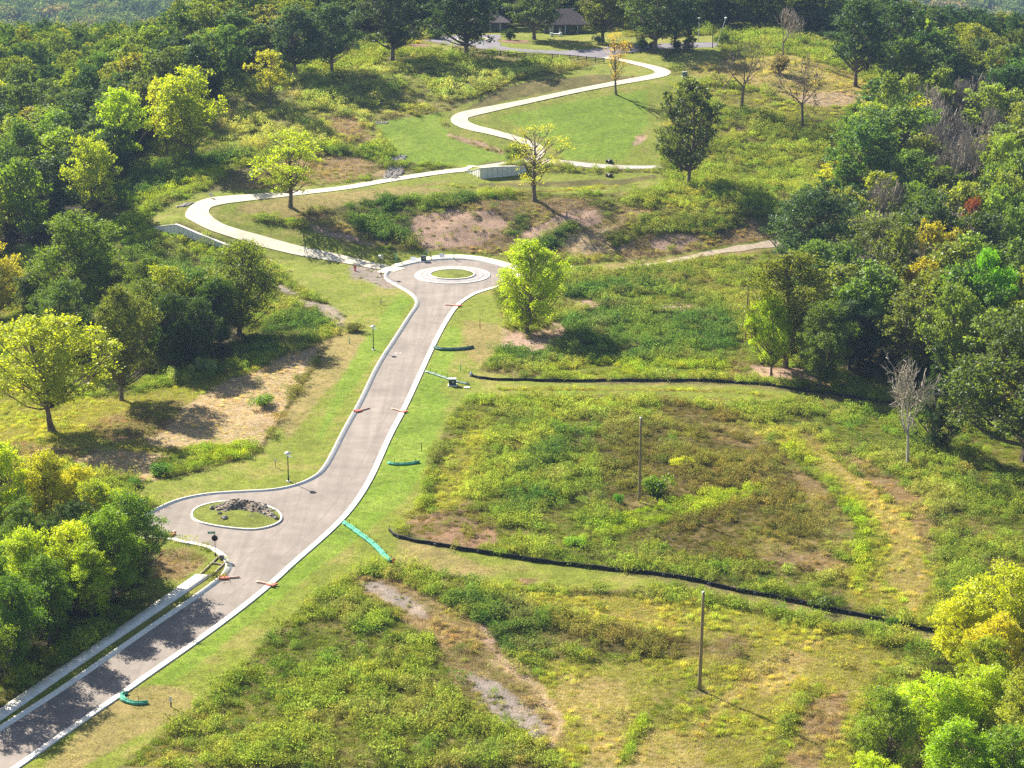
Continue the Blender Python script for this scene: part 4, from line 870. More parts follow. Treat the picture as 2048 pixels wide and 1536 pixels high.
MLW = ['right middle of the clump', 'with the yellowest crown of the clump', 'left front of the clump', 'behind the spreading green tree', 'darkest front tree of the clump', 'left side beside the full green tree', 'lowest front tree of the clump', 'back left of the clump', 'between the twin-trunked and the full green tree', 'back middle of the clump', 'far left of the clump']
for i, (bx, by, ty_, cw, c) in enumerate(MLC):
    x, y = at(bx, by); z = hz(x, y); d = depth_at(x, y, z)
    plant('broadleaf_tree', x, y, (by - ty_) * d / F / math.cos(PITCH), cw * d / F * 1.1, 'hi', c, 'tree in the clump left of the lawn, ' + MLW[i], group='trees of the clump left of the lawn', jit=.05); SEP.append((x, y, 3))

# woods: one jittered lattice, trees kept where their foot falls inside a wood
def pick(px, py, x, y, side):
    n1 = vnoise(x, y, 26, 40); r = random.random()
    if side == 'L':
        if py < 120: return ('mass', random.choice([(100, 120, 60), (88, 110, 62), (124, 136, 60), (96, 116, 70), (140, 142, 66), (134, 146, 56)]))
        return ('mass', random.choice(['dark', (84, 106, 48), 'mid', (124, 140, 50), (140, 152, 54), (104, 126, 46)] if n1 < .55 else ['mid', (134, 148, 44), 'dark', (156, 162, 46), (112, 140, 44), (166, 170, 50), (128, 146, 62)]))
    greyz = sstep(1680, 1760, px) * (1 - sstep(1960, 2000, px)) * sstep(250, 300, py) * (1 - sstep(620, 700, py))
    if r < .5 * greyz: return ('grey', None)
    if px > 1900 and py < 260: return ('mass', random.choice([(124, 134, 54), (110, 124, 50), 'olive', 'dark', (140, 148, 48)]))
    return ('mass', random.choice(['dark', (84, 108, 46), (104, 128, 50), 'mid', (120, 138, 56), (150, 160, 44), (110, 136, 60), (128, 146, 60), (134, 150, 66)]))
WL = {'L': ('trees of the big wood on the left', 'in the big wood on the left'), 'R': ('trees of the wood on the right', 'in the wood on the right'), 'B': ('trees of the wood behind the house', 'in the wood behind the house')}
cand = []
sp = 9.8
for iy in range(0, 70):
    for ix in range(-36, 36):
        x = (ix + (iy % 2) * .5) * sp + random.uniform(-2.6, 2.6); y = 300 + iy * sp * .92 + random.uniform(-2.6, 2.6)
        if abs(x) > .262 * y + 6: continue
        cand.append((x, y))
cand = np.array(cand); cz = HF(cand[:, 0], cand[:, 1]); cpx, cpy = proj(cand[:, 0], cand[:, 1], cz)
inL = pip(cpx, cpy, FOREST_L); inR = pip(cpx, cpy, FOREST_R)
def words_for(c, form):
    if form == 'grey': return 'grey leafless tree'
    rgb = COLS[c] if isinstance(c, str) else c
    if rgb[0] > 140: return 'yellow-green broadleaf tree'
    if rgb[0] > 118: return 'olive broadleaf tree'
    if rgb[1] > 115: return 'mid green broadleaf tree'
    return 'dark green broadleaf tree'
picked = []
for (x, y), z, px, py, a, b in zip(cand, cz, cpx, cpy, inL, inR):
    if y > 800: continue
    if any((x - u) ** 2 + (y - v) ** 2 < r * r for u, v, r in SEP): continue
    back = y > 618 and -70 < x < 150
    if back: side = 'B'
    elif a and px < 1024: side = 'L'
    elif b: side = 'R'
    else: continue
    if side == 'B' and y > 735: continue
    topy = py - 15 * F / depth_at(x, y, z)
    if topy > 1550 or px < -70 or px > 2120: continue
    if py < -70 and topy < -160: continue
    picked.append((x, y, z, px, py, side))
picked.sort(key=lambda t: t[1])
print('forest trees', len(picked))
NSOLO = 205; REST = []
# the trees that show largest stay individuals; those farther in become one mass
for i_, (x, y, z, px, py, side) in enumerate(picked):
    form, c = pick(px, py, x, y, 'L' if side == 'B' else side)
    if side == 'B' and form != 'grey': c = random.choice(['dark', (66, 86, 48), (84, 102, 56), (100, 112, 54)])
    g, wh = WL[side]
    h = random.uniform(12.0, 19.5); wd = random.uniform(10.5, 15.5)
    if side == 'L' and px > 430 and py > 60: h *= .8
    if form == 'grey': h = random.uniform(15, 19); wd = random.uniform(9, 12)
    if side == 'R' and px < 1760 and py < 330: h *= .6; wd *= .7
    if i_ >= NSOLO and form != 'grey': REST.append((x, y, z, h, wd, lin(COLS[c] if isinstance(c, str) else c))); continue
    if form == 'mass' and random.random() < .25: form = 'oak'
    pos = 'among its nearest trees' if y < 430 else ('in its middle part' if y < 560 else 'among its farthest trees')
    plant('broadleaf_tree' if form != 'grey' else 'bare_tree', x, y, h, wd, form, c, f'{words_for(c, form)} {wh}, {pos}', group=g if form != 'grey' else 'grey bare trees of the right wood', jit=.08)

# ---------------------------------------------------------------- instanced ground cover and far woods
def inst_object(name, P, prot, rot, scl, col, idxs, label, kind='stuff'):
    me = bpy.data.meshes.new(name); me.vertices.add(len(P)); me.vertices.foreach_set('co', np.asarray(P, np.float32).ravel())
    fattr(me, 'irot', rot, 'FLOAT_VECTOR'); fattr(me, 'iscl', scl, 'FLOAT_VECTOR'); fattr(me, 'icol', col, 'FLOAT_COLOR')
    a = me.attributes.new('iidx', 'INT', 'POINT'); a.data.foreach_set('value', np.asarray(idxs, np.int32))
    o = link(bpy.data.objects.new(name, me)); pc = bpy.data.collections.new(name + '_kinds')
    for i, m_ in enumerate(prot): q = bpy.data.objects.new(f'{name}_kind_{i}', m_); pc.objects.link(q)
    ng = bpy.data.node_groups.new(name, 'GeometryNodeTree')
    ng.interface.new_socket('Geometry', in_out='INPUT', socket_type='NodeSocketGeometry'); ng.interface.new_socket('Geometry', in_out='OUTPUT', socket_type='NodeSocketGeometry')
    N = ng.nodes; L = ng.links; gi = N.new('NodeGroupInput'); go = N.new('NodeGroupOutput'); ip = N.new('GeometryNodeInstanceOnPoints')
    ci = N.new('GeometryNodeCollectionInfo'); ci.inputs['Collection'].default_value = pc; ci.inputs['Separate Children'].default_value = True; ci.inputs['Reset Children'].default_value = True
    def attr(nm, t): n = N.new('GeometryNodeInputNamedAttribute'); n.data_type = t; n.inputs['Name'].default_value = nm; return n.outputs['Attribute']
    L.new(gi.outputs[0], ip.inputs['Points']); L.new(ci.outputs[0], ip.inputs['Instance']); ip.inputs['Pick Instance'].default_value = True
    L.new(attr('iidx', 'INT'), ip.inputs['Instance Index']); L.new(attr('irot', 'FLOAT_VECTOR'), ip.inputs['Rotation']); L.new(attr('iscl', 'FLOAT_VECTOR'), ip.inputs['Scale'])
    L.new(ip.outputs[0], go.inputs[0]); md = o.modifiers.new('scatter', 'NODES'); md.node_group = ng
    tag(o, label, None, None, kind); return o
def blades(seed, n, spread, length, width, lean, h0=0.0, droop=.2):
    rg = np.random.default_rng(seed); b = rg.normal(0, spread, (n, 2)); th = rg.uniform(0, 2 * PI, n); ln = np.abs(rg.normal(0, lean, n)).clip(0, 1.45)
    d = np.stack([np.sin(ln) * np.cos(th), np.sin(ln) * np.sin(th), np.cos(ln)], 1); d[:, :2] += b * .6; d /= np.linalg.norm(d, axis=1, keepdims=True)
    l = rg.uniform(.55, 1.1, n)[:, None] * length; p0 = np.c_[b, np.full(n, -.05)] + [0, 0, h0]; p1 = p0 + d * l * .6; p2 = p0 + d * l; p2[:, 2] -= droop * l[:, 0] * (1 - d[:, 2])
    s = np.cross(d, unit(rg, n)); s /= np.linalg.norm(s, axis=1, keepdims=True); s *= width * rg.uniform(.6, 1.3, n)[:, None] * .5
    V = np.stack([p0 - s * .5, p1 - s, p2, p1 + s], 1).reshape(-1, 3); V[:, 2] = np.maximum(V[:, 2], -.06)
    me = np_mesh('weed', V, np.arange(4 * n).reshape(n, 4), M_WEED); fattr(me, 'lv', np.repeat(np.clip(rg.normal(.5, .2, n), 0, 1), 4)); fattr(me, 'lw', np.repeat(rg.random(n) * .6, 4)); return me
def puff(seed, n, size, hgt=.85):
    rg = np.random.default_rng(seed); nl = 5; c = np.c_[rg.normal(0, .24, (nl, 2)), rg.uniform(.15, .4, nl)]; k = rg.integers(0, nl, n); u = unit(rg, n); u[:, 2] = np.abs(u[:, 2]) * np.where(rg.random(n) < .8, 1, -.4)
    C = c[k] + u * rg.uniform(.22, .42, (n, 1)) * [1, 1, hgt]; C[:, 2] = np.maximum(C[:, 2], .02); Nn = u + unit(rg, n) * .9; Nn /= np.linalg.norm(Nn, axis=1, keepdims=True)
    return leaves_mesh('weed', C, Nn, size, np.clip(rg.normal(.5, .2, n), 0, 1), rg.random(n) * .6, rg, M_WEED, .5)
WK = [puff(1, 230, .11), puff(2, 230, .11), puff(3, 200, .13, 1.1), blades(4, 150, .2, .75, .05, .75), blades(5, 150, .24, .8, .045, .6), blades(6, 70, .28, .5, .045, .9), blades(7, 70, .32, .42, .04, 1.1), puff(8, 80, .13, .6)]
def free(x, y, z):
    m = ~pip(x, y, road_poly[::2]); m &= dpoly(x, y, path_c[::3]) > 2.9; m &= ~pip(x, y, LOT); m &= dpoly(x, y, road_poly[::3], True) > .35
    WP = np.vstack([WALK_L, WALK_R[::-1]]); m &= ~(pip(x, y, WP)); m &= dpoly(x, y, WP, True) > .2; m &= dpoly(x, y, TRACK[::2]) > 1.5; m &= dpoly(x, y, GTRACK[::2]) > 1.6
    m &= np.hypot(x - RC[0], y - RC[1]) > R_OUT + 2.2 * (y > RC[1] + 3)
    
    for C_ in (FENCE_A, FENCE_B): m &= (dpoly(x, y, C_) > .4) & (dpoly(x, y + 1.6, C_) > 1.5)
    for kx, ky, kr in KEEP: m &= (x - kx) ** 2 + (y - .8 * kr - ky) ** 2 > 0 ; m &= ((x - kx) ** 2 + (y + .6 * kr - ky) ** 2) > kr * kr
    m &= dpoly(x, y, LOT, True) > 1.0
    m &= (dpoly(x, y, RAIL) > .5) & (dpoly(x, y + 2.2, RAIL) > 2.2)
    for P, hh in WALLS: m &= dpoly(x, y, P) > .7
    return m
RAIL = Wp([(905, 103), (960, 107), (1000, 111), (1060, 116), (1120, 118), (1160, 122), (1208, 126)])
KEEP = [(*at(px, py), r) for px, py, r in ((788, 1131, 1.6), (710, 542, 1.5), (905, 771, 1.6), (847, 522, 1.6), (1369, 153, 1.8), (826, 523, 1.6), (884, 516, 1.6), (1399, 1377, 1.2), (1279, 1002, 1.2), (1491, 683, 1.2), (343, 1413, 1.2),
    (960, 659, 1), (843, 903, 1), (1114, 313, 1.5), (940, 752, 1.5), (934, 776, 1.2), (1026, 318, 1.2), (422, 396, 1.2), (1768, 1229, 1.0), (792, 525, 1.2), (908, 519, 1.2), (770, 1115, 1.2), (750, 1092, 1.2), (783, 1126, 1.2), (788, 342, 4.5), (795, 317, 2.5))]
FENCE_A = smooth(Wp([(937, 748), (947, 755), (992, 760), (1060, 762), (1128, 761.5), (1197, 761.5), (1350, 760.5), (1416, 761.6), (1485, 767), (1553, 773), (1638, 785), (1690, 793), (1758, 803), (1895, 828), (1963, 841), (2014, 851), (2060, 862)]), 1.0)
FENCE_B = smooth(Wp([(777, 1062), (786, 1073), (817, 1082), (870, 1095), (914, 1104), (980, 1113), (1046, 1121), (1134, 1130), (1222, 1139), (1305, 1148), (1353, 1157), (1414, 1168), (1480, 1183), (1546, 1196), (1630, 1214), (1700, 1227), (1766, 1242), (1832, 1255), (1880, 1266)]), 1.0)
def field(y0, y1, step):
    ys = np.arange(y0, y1, step); xs = np.arange(-.262 * y1 - 4, .262 * y1 + 4, step); X, Y = np.meshgrid(xs, ys); X = X.ravel(); Y = Y.ravel()
    X = X + rng.uniform(-.5, .5, len(X)) * step; Y = Y + rng.uniform(-.5, .5, len(Y)) * step; k = np.abs(X) < .258 * Y + 4; X = X[k]; Y = Y[k]; Z = HF(X, Y); f = free(X, Y, Z); return X[f], Y[f], Z[f]
PP, RR, SS, CC, II = [], [], [], [], []
def scatter(X, Y, Z, sz_mul, mode):
    Wt, px, py = cover(X, Y, Z); D = Wt @ DN; col = Wt @ PC; cl = fbm(X, Y, 5.5, 50, 3); cl2 = vnoise(X, Y, 1.9, 55)
    isP = np.argmax(Wt, 1); n = len(X); r = rng.random(n)
    dry = np.isin(isP, [KI['O'], KI['S'], KI['P'], KI['Y']])
    if mode == 'clump':
        p = D[:, 0] * sstep(.38, .54, cl) * 1.8 * (.3 + 1.1 * cl2); keep = r < p
        s = D[:, 2] * rng.uniform(.7, 1.5, n) * (.75 + .6 * cl) * sz_mul * 1.3; k = np.where(dry, rng.choice([3, 4, 0, 7], n), rng.choice([0, 1, 2, 3], n, p=[.32, .32, .28, .08])); hs = rng.uniform(.8, 1.35, n) * np.where(k > 2, .7, 1); s = np.where(dry, s * .62, s); br = rng.normal(1.05, .14, n)
    elif mode == 'big':
        green = Wt[:, [KI[k] for k in ('W', 'WD', 'Y', 'YB', 'D', 'P', 'K')]] @ np.array([.42, .45, .06, .2, .8, .08, .16]); keep = r < green * (.35 + 1.3 * cl2)
        s = rng.uniform(1.3, 2.3, n) * sz_mul; k = rng.integers(0, 3, n); hs = rng.uniform(.65, 1.0, n); br = rng.normal(1.02, .14, n); gmix = rng.uniform(.2, .8, n)[:, None]; col = col * (1 - gmix) + PC[KI['D']] * [1.1, 1.15, .9] * gmix
    elif mode == 'fill':
        p = D[:, 1]; keep = r < p; s = D[:, 2] * rng.uniform(.6, 1.15, n) * sz_mul; k = np.where(dry, rng.integers(5, 7, n), rng.choice([5, 6, 7, 3], n)); hs = rng.uniform(.35, .8, n) * (.45 + .7 * cl) * np.where(dry, 1.7, 1); br = rng.normal(.93, .13, n)
        mixc = Wt @ GC; t = rng.uniform(0, .6, n)[:, None]; col = col * (1 - t) + mixc * t
    else:
        lawn = Wt[:, [KI['M'], KI['MG'], KI['MT'], KI['MK']]].sum(1); keep = (r < lawn * .55) & (cl + cl2 > .8); s = rng.uniform(.35, .7, n) * sz_mul; k = rng.integers(5, 8, n); hs = rng.uniform(.18, .4, n); br = rng.normal(.95, .12, n)
    # patches of differing species
    tint = fbm(X, Y, 14, 60, 3)[:, None]; col = col * (1 + (tint - .5) * np.array([.45, .25, .4])); col = np.clip(col * br[:, None] * (1 + rng.normal(0, .06, (n, 3))), .003, 1)
    for a, b in ((PP, np.c_[X, Y, Z]), (RR, np.c_[rng.normal(0, .08, n), rng.normal(0, .08, n), rng.uniform(0, 6.28, n)]), (SS, np.c_[s, s, s * hs]), (CC, col), (II, k)): a.append(b[keep])
scatter(*field(188, 330, .52), 1.0, 'fill'); scatter(*field(330, 470, .75), 1.3, 'fill'); scatter(*field(470, 640, 1.2), 1.8, 'fill')
scatter(*field(188, 360, 1.0), 1.0, 'clump'); scatter(*field(360, 480, 1.3), 1.2, 'clump'); scatter(*field(480, 620, 1.8), 1.5, 'clump')
scatter(*field(188, 360, 2.1), 1.0, 'big'); scatter(*field(360, 520, 2.6), 1.1, 'big')
scatter(*field(188, 330, .7), 1.0, 'lawn'); scatter(*field(330, 470, 1.0), 1.3, 'lawn')
cat = lambda L: np.concatenate(L)
print('weeds', sum(map(len, II)))
inst_object('meadow_weeds', cat(PP), WK, cat(RR), cat(SS), cat(CC), cat(II), 'weeds and tall grasses covering the open fields between road, path and woods')
rest = REST; n = len(rest); P = np.array([(r[0], r[1], r[2]) for r in rest]); cm = []
for c_, t_ in PR['mass']:
    q = c_.copy(); q.materials.clear(); q.materials.append(M_WEED); cm.append(q)
inst_object('deep_woods', P, cm, np.c_[np.zeros(n), np.zeros(n), rng.uniform(0, 6.28, n)], np.array([(r[4] / 12, r[4] / 12, r[3] / 16) for r in rest]), np.array([r[5] for r in rest]) * K_LEAF * rng.uniform(.85, 1.15, (n, 1)), rng.integers(0, 4, n), 'dense mass of trees deeper in the woods on both sides')
# far woods beyond the ridge
def lump(seed, n=800):
    rg = np.random.default_rng(seed); c = np.c_[rg.normal(0, 2.4, (12, 2)), rg.uniform(3, 8.5, 12)]; k = rg.integers(0, 12, n); u = unit(rg, n); u[:, 2] = np.abs(u[:, 2] + .2); C = c[k] + u * rg.uniform(1.8, 3.3, (n, 1)); Nn = u + unit(rg, n) * .6; Nn /= np.linalg.norm(Nn, axis=1, keepdims=True)
    return leaves_mesh('far_crown', C, Nn, 1.15, np.clip(rg.normal(.5, .18, n), 0, 1), rg.random(n) * .5, rg, M_WEED, .8)
X, Y = [], []
yy = 740.0
while yy < 4200:
    stp = 9.5 + (yy - 740) * .005; xs = np.arange(-.30 * yy, .30 * yy, stp); X.append(xs + rng.uniform(-.45, .45, len(xs)) * stp); Y.append(yy + rng.uniform(-.45, .45, len(xs)) * stp); yy += stp
X = cat(X); Y = cat(Y); k = ~((Y < 800) & ((X < -60) & (X > -400))) & ~((Y < 745) & (X > -70)); X = X[k]; Y = Y[k]; Z = H0(X, Y); n = len(X)
pal = np.array([lin(c) for c in ((90, 112, 62), (108, 126, 64), (124, 136, 66), (80, 100, 58), (140, 140, 78), (150, 136, 90))]) * K_LEAF
s = rng.uniform(.85, 1.6, n) * (1 + (Y - 740) * .0004)
inst_object('distant_woods', np.c_[X, Y, Z - 1], [lump(i) for i in range(4)], np.c_[np.zeros(n), np.zeros(n), rng.uniform(0, 6.28, n)], np.c_[s, s, s], pal[rng.choice(6, n, p=[.25, .25, .2, .15, .1, .05])] * rng.uniform(.85, 1.2, (n, 1)), rng.integers(0, 4, n), 'far wooded hills fading into blue haze')

# ---------------------------------------------------------------- small things
M_BLACK = mat('black_paint', (24, 24, 26), .5, 0, 3, spec=.4, col2=(34, 34, 36)); M_POLE = mat('weathered_pole_wood', (128, 112, 78), .9, .15, 1.2, .3, 8, col2=(158, 140, 102), stretch=(6, 6, .6))
M_WHITE = mat('white_plastic', (226, 228, 228), .5, 0, 2, col2=(238, 238, 236)); M_DGREEN = mat('dark_green_steel', (34, 52, 48), .55, 0, 2, spec=.5, col2=(44, 62, 58)); M_LGREY = mat('light_grey_metal', (176, 182, 190), .4, 0, 3, metal=.3, col2=(200, 206, 212))
M_RED = mat('hydrant_red', (176, 22, 34), .45, .1, 3, spec=.5, col2=(196, 34, 44)); M_TEAL = mat('green_silt_sock', (44, 140, 112), .8, .25, 3, .6, 9, col2=(96, 186, 154)); M_TEALD = mat('dark_green_silt_sock', (34, 84, 76), .7, .15, 4, .4, 14, col2=(54, 108, 96)); M_TEALG = mat('faded_silt_sock', (116, 146, 138), .7, .1, 4, .4, 14, col2=(146, 168, 158))
M_TPOST = mat('teal_post_paint', (66, 160, 136), .5, 0, 3, col2=(90, 180, 156)); M_ORANGE = mat('orange_mesh', (196, 96, 72), .8, .1, 6, .3, 18, col2=(222, 130, 104)); M_SALMON = mat('faded_orange_sock', (236, 184, 162), .8, .05, 5, .3, 18, col2=(240, 196, 176))
M_SILT = mat('black_silt_fabric', (16, 18, 22), .7, .2, 2.0, .5, 3, spec=.3, col2=(30, 32, 38)); M_PRINT = mat('grey_print', (120, 126, 140), .8, 0, 3, col2=(140, 146, 158)); M_BOARD = mat('form_lumber', (164, 148, 120), .85, .15, 3, col2=(196, 182, 156))
M_RUST = mat('rusty_steel', (96, 58, 44), .85, .2, 4, col2=(120, 76, 56)); M_SIGNG = mat('street_sign_green', (54, 150, 130), .5, 0, 3, col2=(66, 160, 140)); M_BLK2 = mat('dark_sign_back', (20, 18, 20), .6, 0, 3, col2=(28, 26, 28))
M_ROCK = mat('grey_rock', (98, 92, 88), .9, .3, 1.5, .5, 5, col2=(146, 138, 130)); M_DIRT = mat('rubble_soil', (112, 98, 80), .95, .25, 2.5, .8, 6, col2=(146, 130, 110)); M_SHING = mat('roof_shingle', (80, 70, 74), .9, .1, 3, .3, 9, col2=(100, 88, 90)); M_DWALL = mat('dark_house_wall', (62, 66, 72), .85, .1, 1, col2=(84, 88, 92)); M_GLASS = mat('window_glass', (30, 38, 48), .15, 0, 1, spec=.8, col2=(40, 50, 60)); M_WTRIM = mat('white_trim', (206, 208, 208), .6, 0, 2, col2=(220, 220, 218))
M_IRON = mat('cast_iron', (120, 92, 78), .7, .1, 6, col2=(140, 110, 94)); M_MULCH = mat('bark_mulch', (112, 78, 64), .95, .2, 4, .6, 12, col2=(136, 98, 80))

def base_at(px, py): x, y = at(px, py); return x, y, hz(x, y)
def thing(name, px, py, label, cat, group=None, rz=0.0, dz=0.0):
    x, y, z = base_at(px, py); e = empty(name, (x, y, z + dz), rz); return tag(e, label, cat, group)

# utility poles
def pole(px, py, top, label, r=.19):
    x, y, z = base_at(px, py); H = px_h(x, y, z, py - top) * 1.02; e = tag(empty('wooden_pole', (x, y, z)), label, 'pole', 'bare wooden poles in the fields')
    lean = (rng.uniform(-.02, .02), rng.uniform(-.01, .01)); zz = np.linspace(-.5, H, 8)
    mb = MB(); mb.tube(np.stack([zz * lean[0], zz * lean[1], zz], 1), np.linspace(r * 1.15, r * .8, 8), 12); mb.build('shaft', M_POLE, e, True)
    mb = MB(); mb.lathe([(r * .86, 0), (r * .9, .03), (r * .5, .1)], (H * lean[0], H * lean[1], H - .01), 12); mb.build('cap', M_LGREY, e)
pole(1399, 1377, 1180, 'tall bare wooden pole in the dry field near the lower right trees'); pole(1279, 1002, 836, 'tall bare wooden pole in the middle of the brown weed field')
pole(1491, 683, 562, 'bare wooden pole beside the trees at the left edge of the right wood', .14); pole(1647, 380, 330, 'small distant wooden pole beside the golden tree at the top of the right wood', .12)

# street lamps
def lamp_():
    e = empty('street_lamp', (0, 0, 0))
    mb = MB(); mb.lathe([(.30, -.3), (.30, .12), (.22, .16)], n=12); mb.build('base', M_KERB, e)
    mb = MB(); mb.lathe([(.13, .16), (.13, .5), (.08, .62), (.065, 3.55), (.09, 3.6), (.09, 3.72)], n=12); mb.build('post', M_BLACK, e, True)
    mb = MB(); mb.lathe([(.09, 3.72), (.16, 3.8), (.18, 4.1), (.10, 4.16)], n=12); mb.build('lantern', M_WHITE, e, True)
    mb = MB(); mb.lathe([(.46, 4.16), (.47, 4.20), (.20, 4.32), (.06, 4.40)], n=20); mb.build('hood', M_LGREY, e, True)
    mb = MB(); mb.box((.32, 0, 3.66), (.5, .22, .1)); mb.build('sign_arm', M_LGREY, e); return e
lp = lamp_(); pl = [(577, 963, 'black street lamp on the lawn above the teardrop island side street'), (747, 700, 'black street lamp on the lawn left of the straight road'), (762, 553, 'black street lamp where the pale path meets the roundabout')]
for i, (px, py, lab) in enumerate(pl):
    x, y, z = base_at(px, py); o = lp if i == 0 else copy_tree(lp); o.location = (x, y, z); tag(o, lab, 'street lamp', 'black street lamps along the road')

# stop sign seen from behind, with street name blade
e = thing('stop_sign', 431, 1112, 'stop sign seen from behind with a green street name blade, at the side street corner', 'sign')
mb = MB(); mb.tube([(0, 0, -.3), (0, 0, 3.35)], .04, 8); mb.build('post', M_BLACK, e)
mb = MB(); mb.lathe([(.1, -.1), (.09, .35), (.05, .4)], n=10); mb.build('base', M_BLACK, e)
V = [(.42 * math.cos(PI / 8 + k * PI / 4), y_, 2.42 + .42 * math.sin(PI / 8 + k * PI / 4)) for y_ in (-.07, -.05) for k in range(8)]
mb = MB(); mb.add(V, [tuple(range(8)), tuple(range(15, 7, -1))] + [(k, 8 + k, 8 + (k + 1) % 8, (k + 1) % 8) for k in range(8)]); so_ = mb.build('plate', M_BLK2, e)
mb = MB(); mb.box((-.44, 0, 3.14), (.84, .03, .3), rz=.1); mb.build('name_blade', M_SIGNG, e)
bl = MB()
for k in range(7): bl.box((-.76 + k * .1, -.03, 3.14 + (.02 if k % 2 else 0)), (.05, .02, .13), rz=.1)
bl.build('lettering', M_LGREY, e)
mb = MB(); mb.box((0, .0, 2.93), (.03, .8, .2)); mb.build('name_blade', M_SIGNG, e)

# hydrants
def hyd():
    e = empty('fire_hydrant', (0, 0, 0)); mb = MB(); mb.lathe([(.17, -.2), (.17, .06), (.11, .08), (.11, .55), (.14, .57), (.14, .62), (.10, .72), (.04, .78), (.035, .84)], n=14); mb.build('barrel', M_RED, e, True)
    mb = MB(); mb.tube([(-.2, 0, .45), (.2, 0, .45)], .055, 10); mb.tube([(0, -.22, .42), (0, 0, .42)], .075, 10); mb.build('outlet', M_RED, e); return e
h_ = hyd(); x, y, z = base_at(788, 1131); h_.location = (x, y, z); h_.scale = (1.15, 1.15, 1.15); tag(h_, 'red fire hydrant at the lower end of the long pale green sock', 'hydrant', 'red fire hydrants')
x, y, z = base_at(710, 542); h2 = copy_tree(h_, (x, y, z), label='red fire hydrant below the pale path left of the roundabout'); h2.scale = (1.5, 1.5, 1.5)

# transformer cabinets
def cabinet(px, py, s, label, rz=0.0):
    e = thing('utility_cabinet', px, py, label, 'utility box', 'dark green utility cabinets', rz); mb = MB(); mb.box((0, 0, .04), (1.5 * s, 1.3 * s, .2)); mb.build('pad', M_WALL, e)
    mb = MB(); mb.box((0, 0, .14 + .5 * s), (1.2 * s, 1.0 * s, 1.0 * s), ch=.03); mb.build('body', M_DGREEN, e); mb = MB(); mb.box((0, .02, .16 + 1.03 * s), (1.26 * s, 1.06 * s, .07)); mb.build('lid', M_LGREY if s > .9 else M_DGREEN, e)
    mb = MB(); mb.box((.1 * s, -.505 * s, .14 + .62 * s), (.22, .02, .18)); mb.build('label_plate', M_WHITE, e); return e
cabinet(905, 771, .98, 'dark green utility box with pale lid beside the road, across the faded green sock'); cabinet(847, 522, .9, 'dark green utility box on the grass strip just beyond the roundabout', .1); cabinet(1369, 153, 1.0, 'dark utility box beside the uppermost bend of the pale path', .2)

# board panels beyond the roundabout
def board(px, py, w_, rz, label):
    e = thing('white_board', px, py, label, 'board', 'white boards beyond the roundabout', rz); mb = MB(); mb.box((0, .25, .42), (w_, .05, 1.25), tilt=-.95); mb.build('panel', M_WHITE, e)
    mb = MB(); mb.tube([(-w_ * .3, .1, -.1), (-w_ * .3, .38, .8)], .03, 6); mb.tube([(w_ * .3, .1, -.1), (w_ * .3, .38, .8)], .03, 6); mb.build('stake', M_BOARD, e)
board(826, 523, 1.15, -.1, 'white leaning board left of the green utility box beyond the roundabout'); board(884, 516, 1.15, .12, 'white leaning board right of the green utility box beyond the roundabout')
e = thing('mint_marker', 854, 510, 'small mint green square marker behind the green utility box beyond the roundabout', 'marker'); mb = MB(); mb.tube([(0, 0, -.2), (0, 0, .6)], .03, 6); mb.build('stake', M_TPOST, e); mb = MB(); mb.box((0, -.04, .75), (.55, .03, .55), rz=.2); mb.build('plate', M_TEALG, e)
e = thing('bent_stake', 864, 520, 'dark rusty bent stake right of the utility box beyond the roundabout', 'stake'); mb = MB(); mb.tube([(-.35, 0, 1.9), (-.33, 0, 1.1), (-.2, 0, .5), (0, 0, -.1)], [.06, .06, .07, .07], 8); mb.build('rod', M_RUST, e)

def post(name, px, py, h, m, label, cat, w_=.12, group=None, top=None):
    e = thing(name, px, py, label, cat, group); mb = MB(); mb.box((0, 0, h / 2 - .1), (w_, w_ * .6, h + .2), ch=w_ * .12); mb.build('shaft', m, e)
    if top: mb = MB(); mb.box((0, -.02, h - top[1] / 2), (top[0], .05, top[1])); mb.build('plate', top[2], e)
    return e
G1 = 'thin teal marker posts'; G2 = 'dark marker posts on the grass'
post('marker_post', 792, 525, 1.9, M_TPOST, 'teal post at the left, on the grass where the path joins the roundabout', 'post', .2, G1); post('marker_post', 908, 519, 1.5, M_TPOST, 'teal post on the grass beyond the top of the roundabout', 'post', .2, G1)
post('marker_post', 699, 688, 1.1, M_TPOST, 'thin teal post on the lawn left of the middle street lamp', 'post', .12, G1); post('marker_post', 921, 741, 1.1, M_TPOST, 'teal post on the grass between the two dark green socks right of the road', 'post', .12, G1); post('marker_post', 1768, 1229, 1.0, M_TPOST, 'teal post behind the lower silt fence near its right end', 'post', .14, G1)
post('marker_post', 960, 659, 1.5, M_RUST, 'brown stake on the grass left of the bright green tree', 'post', .14, G2); post('marker_post', 843, 903, 1.25, M_BLK2, 'dark stake on the verge above the short green sock by the road', 'post', .11, G2)
post('marker_post', 342, 1413, 1.15, M_BLK2, 'short dark post with a grey face near the lower green sock', 'post', .14, G2, (.26, .62, M_WALL)); post('marker_post', 551, 934, 1.25, M_RUST, 'rusty stake with pale head left of the lowest street lamp', 'post', .08, G2, (.22, .4, M_WALL))
e = thing('cross_marker', 762, 609, 'small grey cross-armed marker on the lawn left of the roundabout mouth', 'marker'); mb = MB(); mb.box((0, 0, .55), (.12, .1, 1.3)); mb.build('shaft', M_BLK2, e); mb = MB(); mb.box((.35, -.08, .62), (.9, .08, .13)); mb.build('arm', M_LGREY, e)
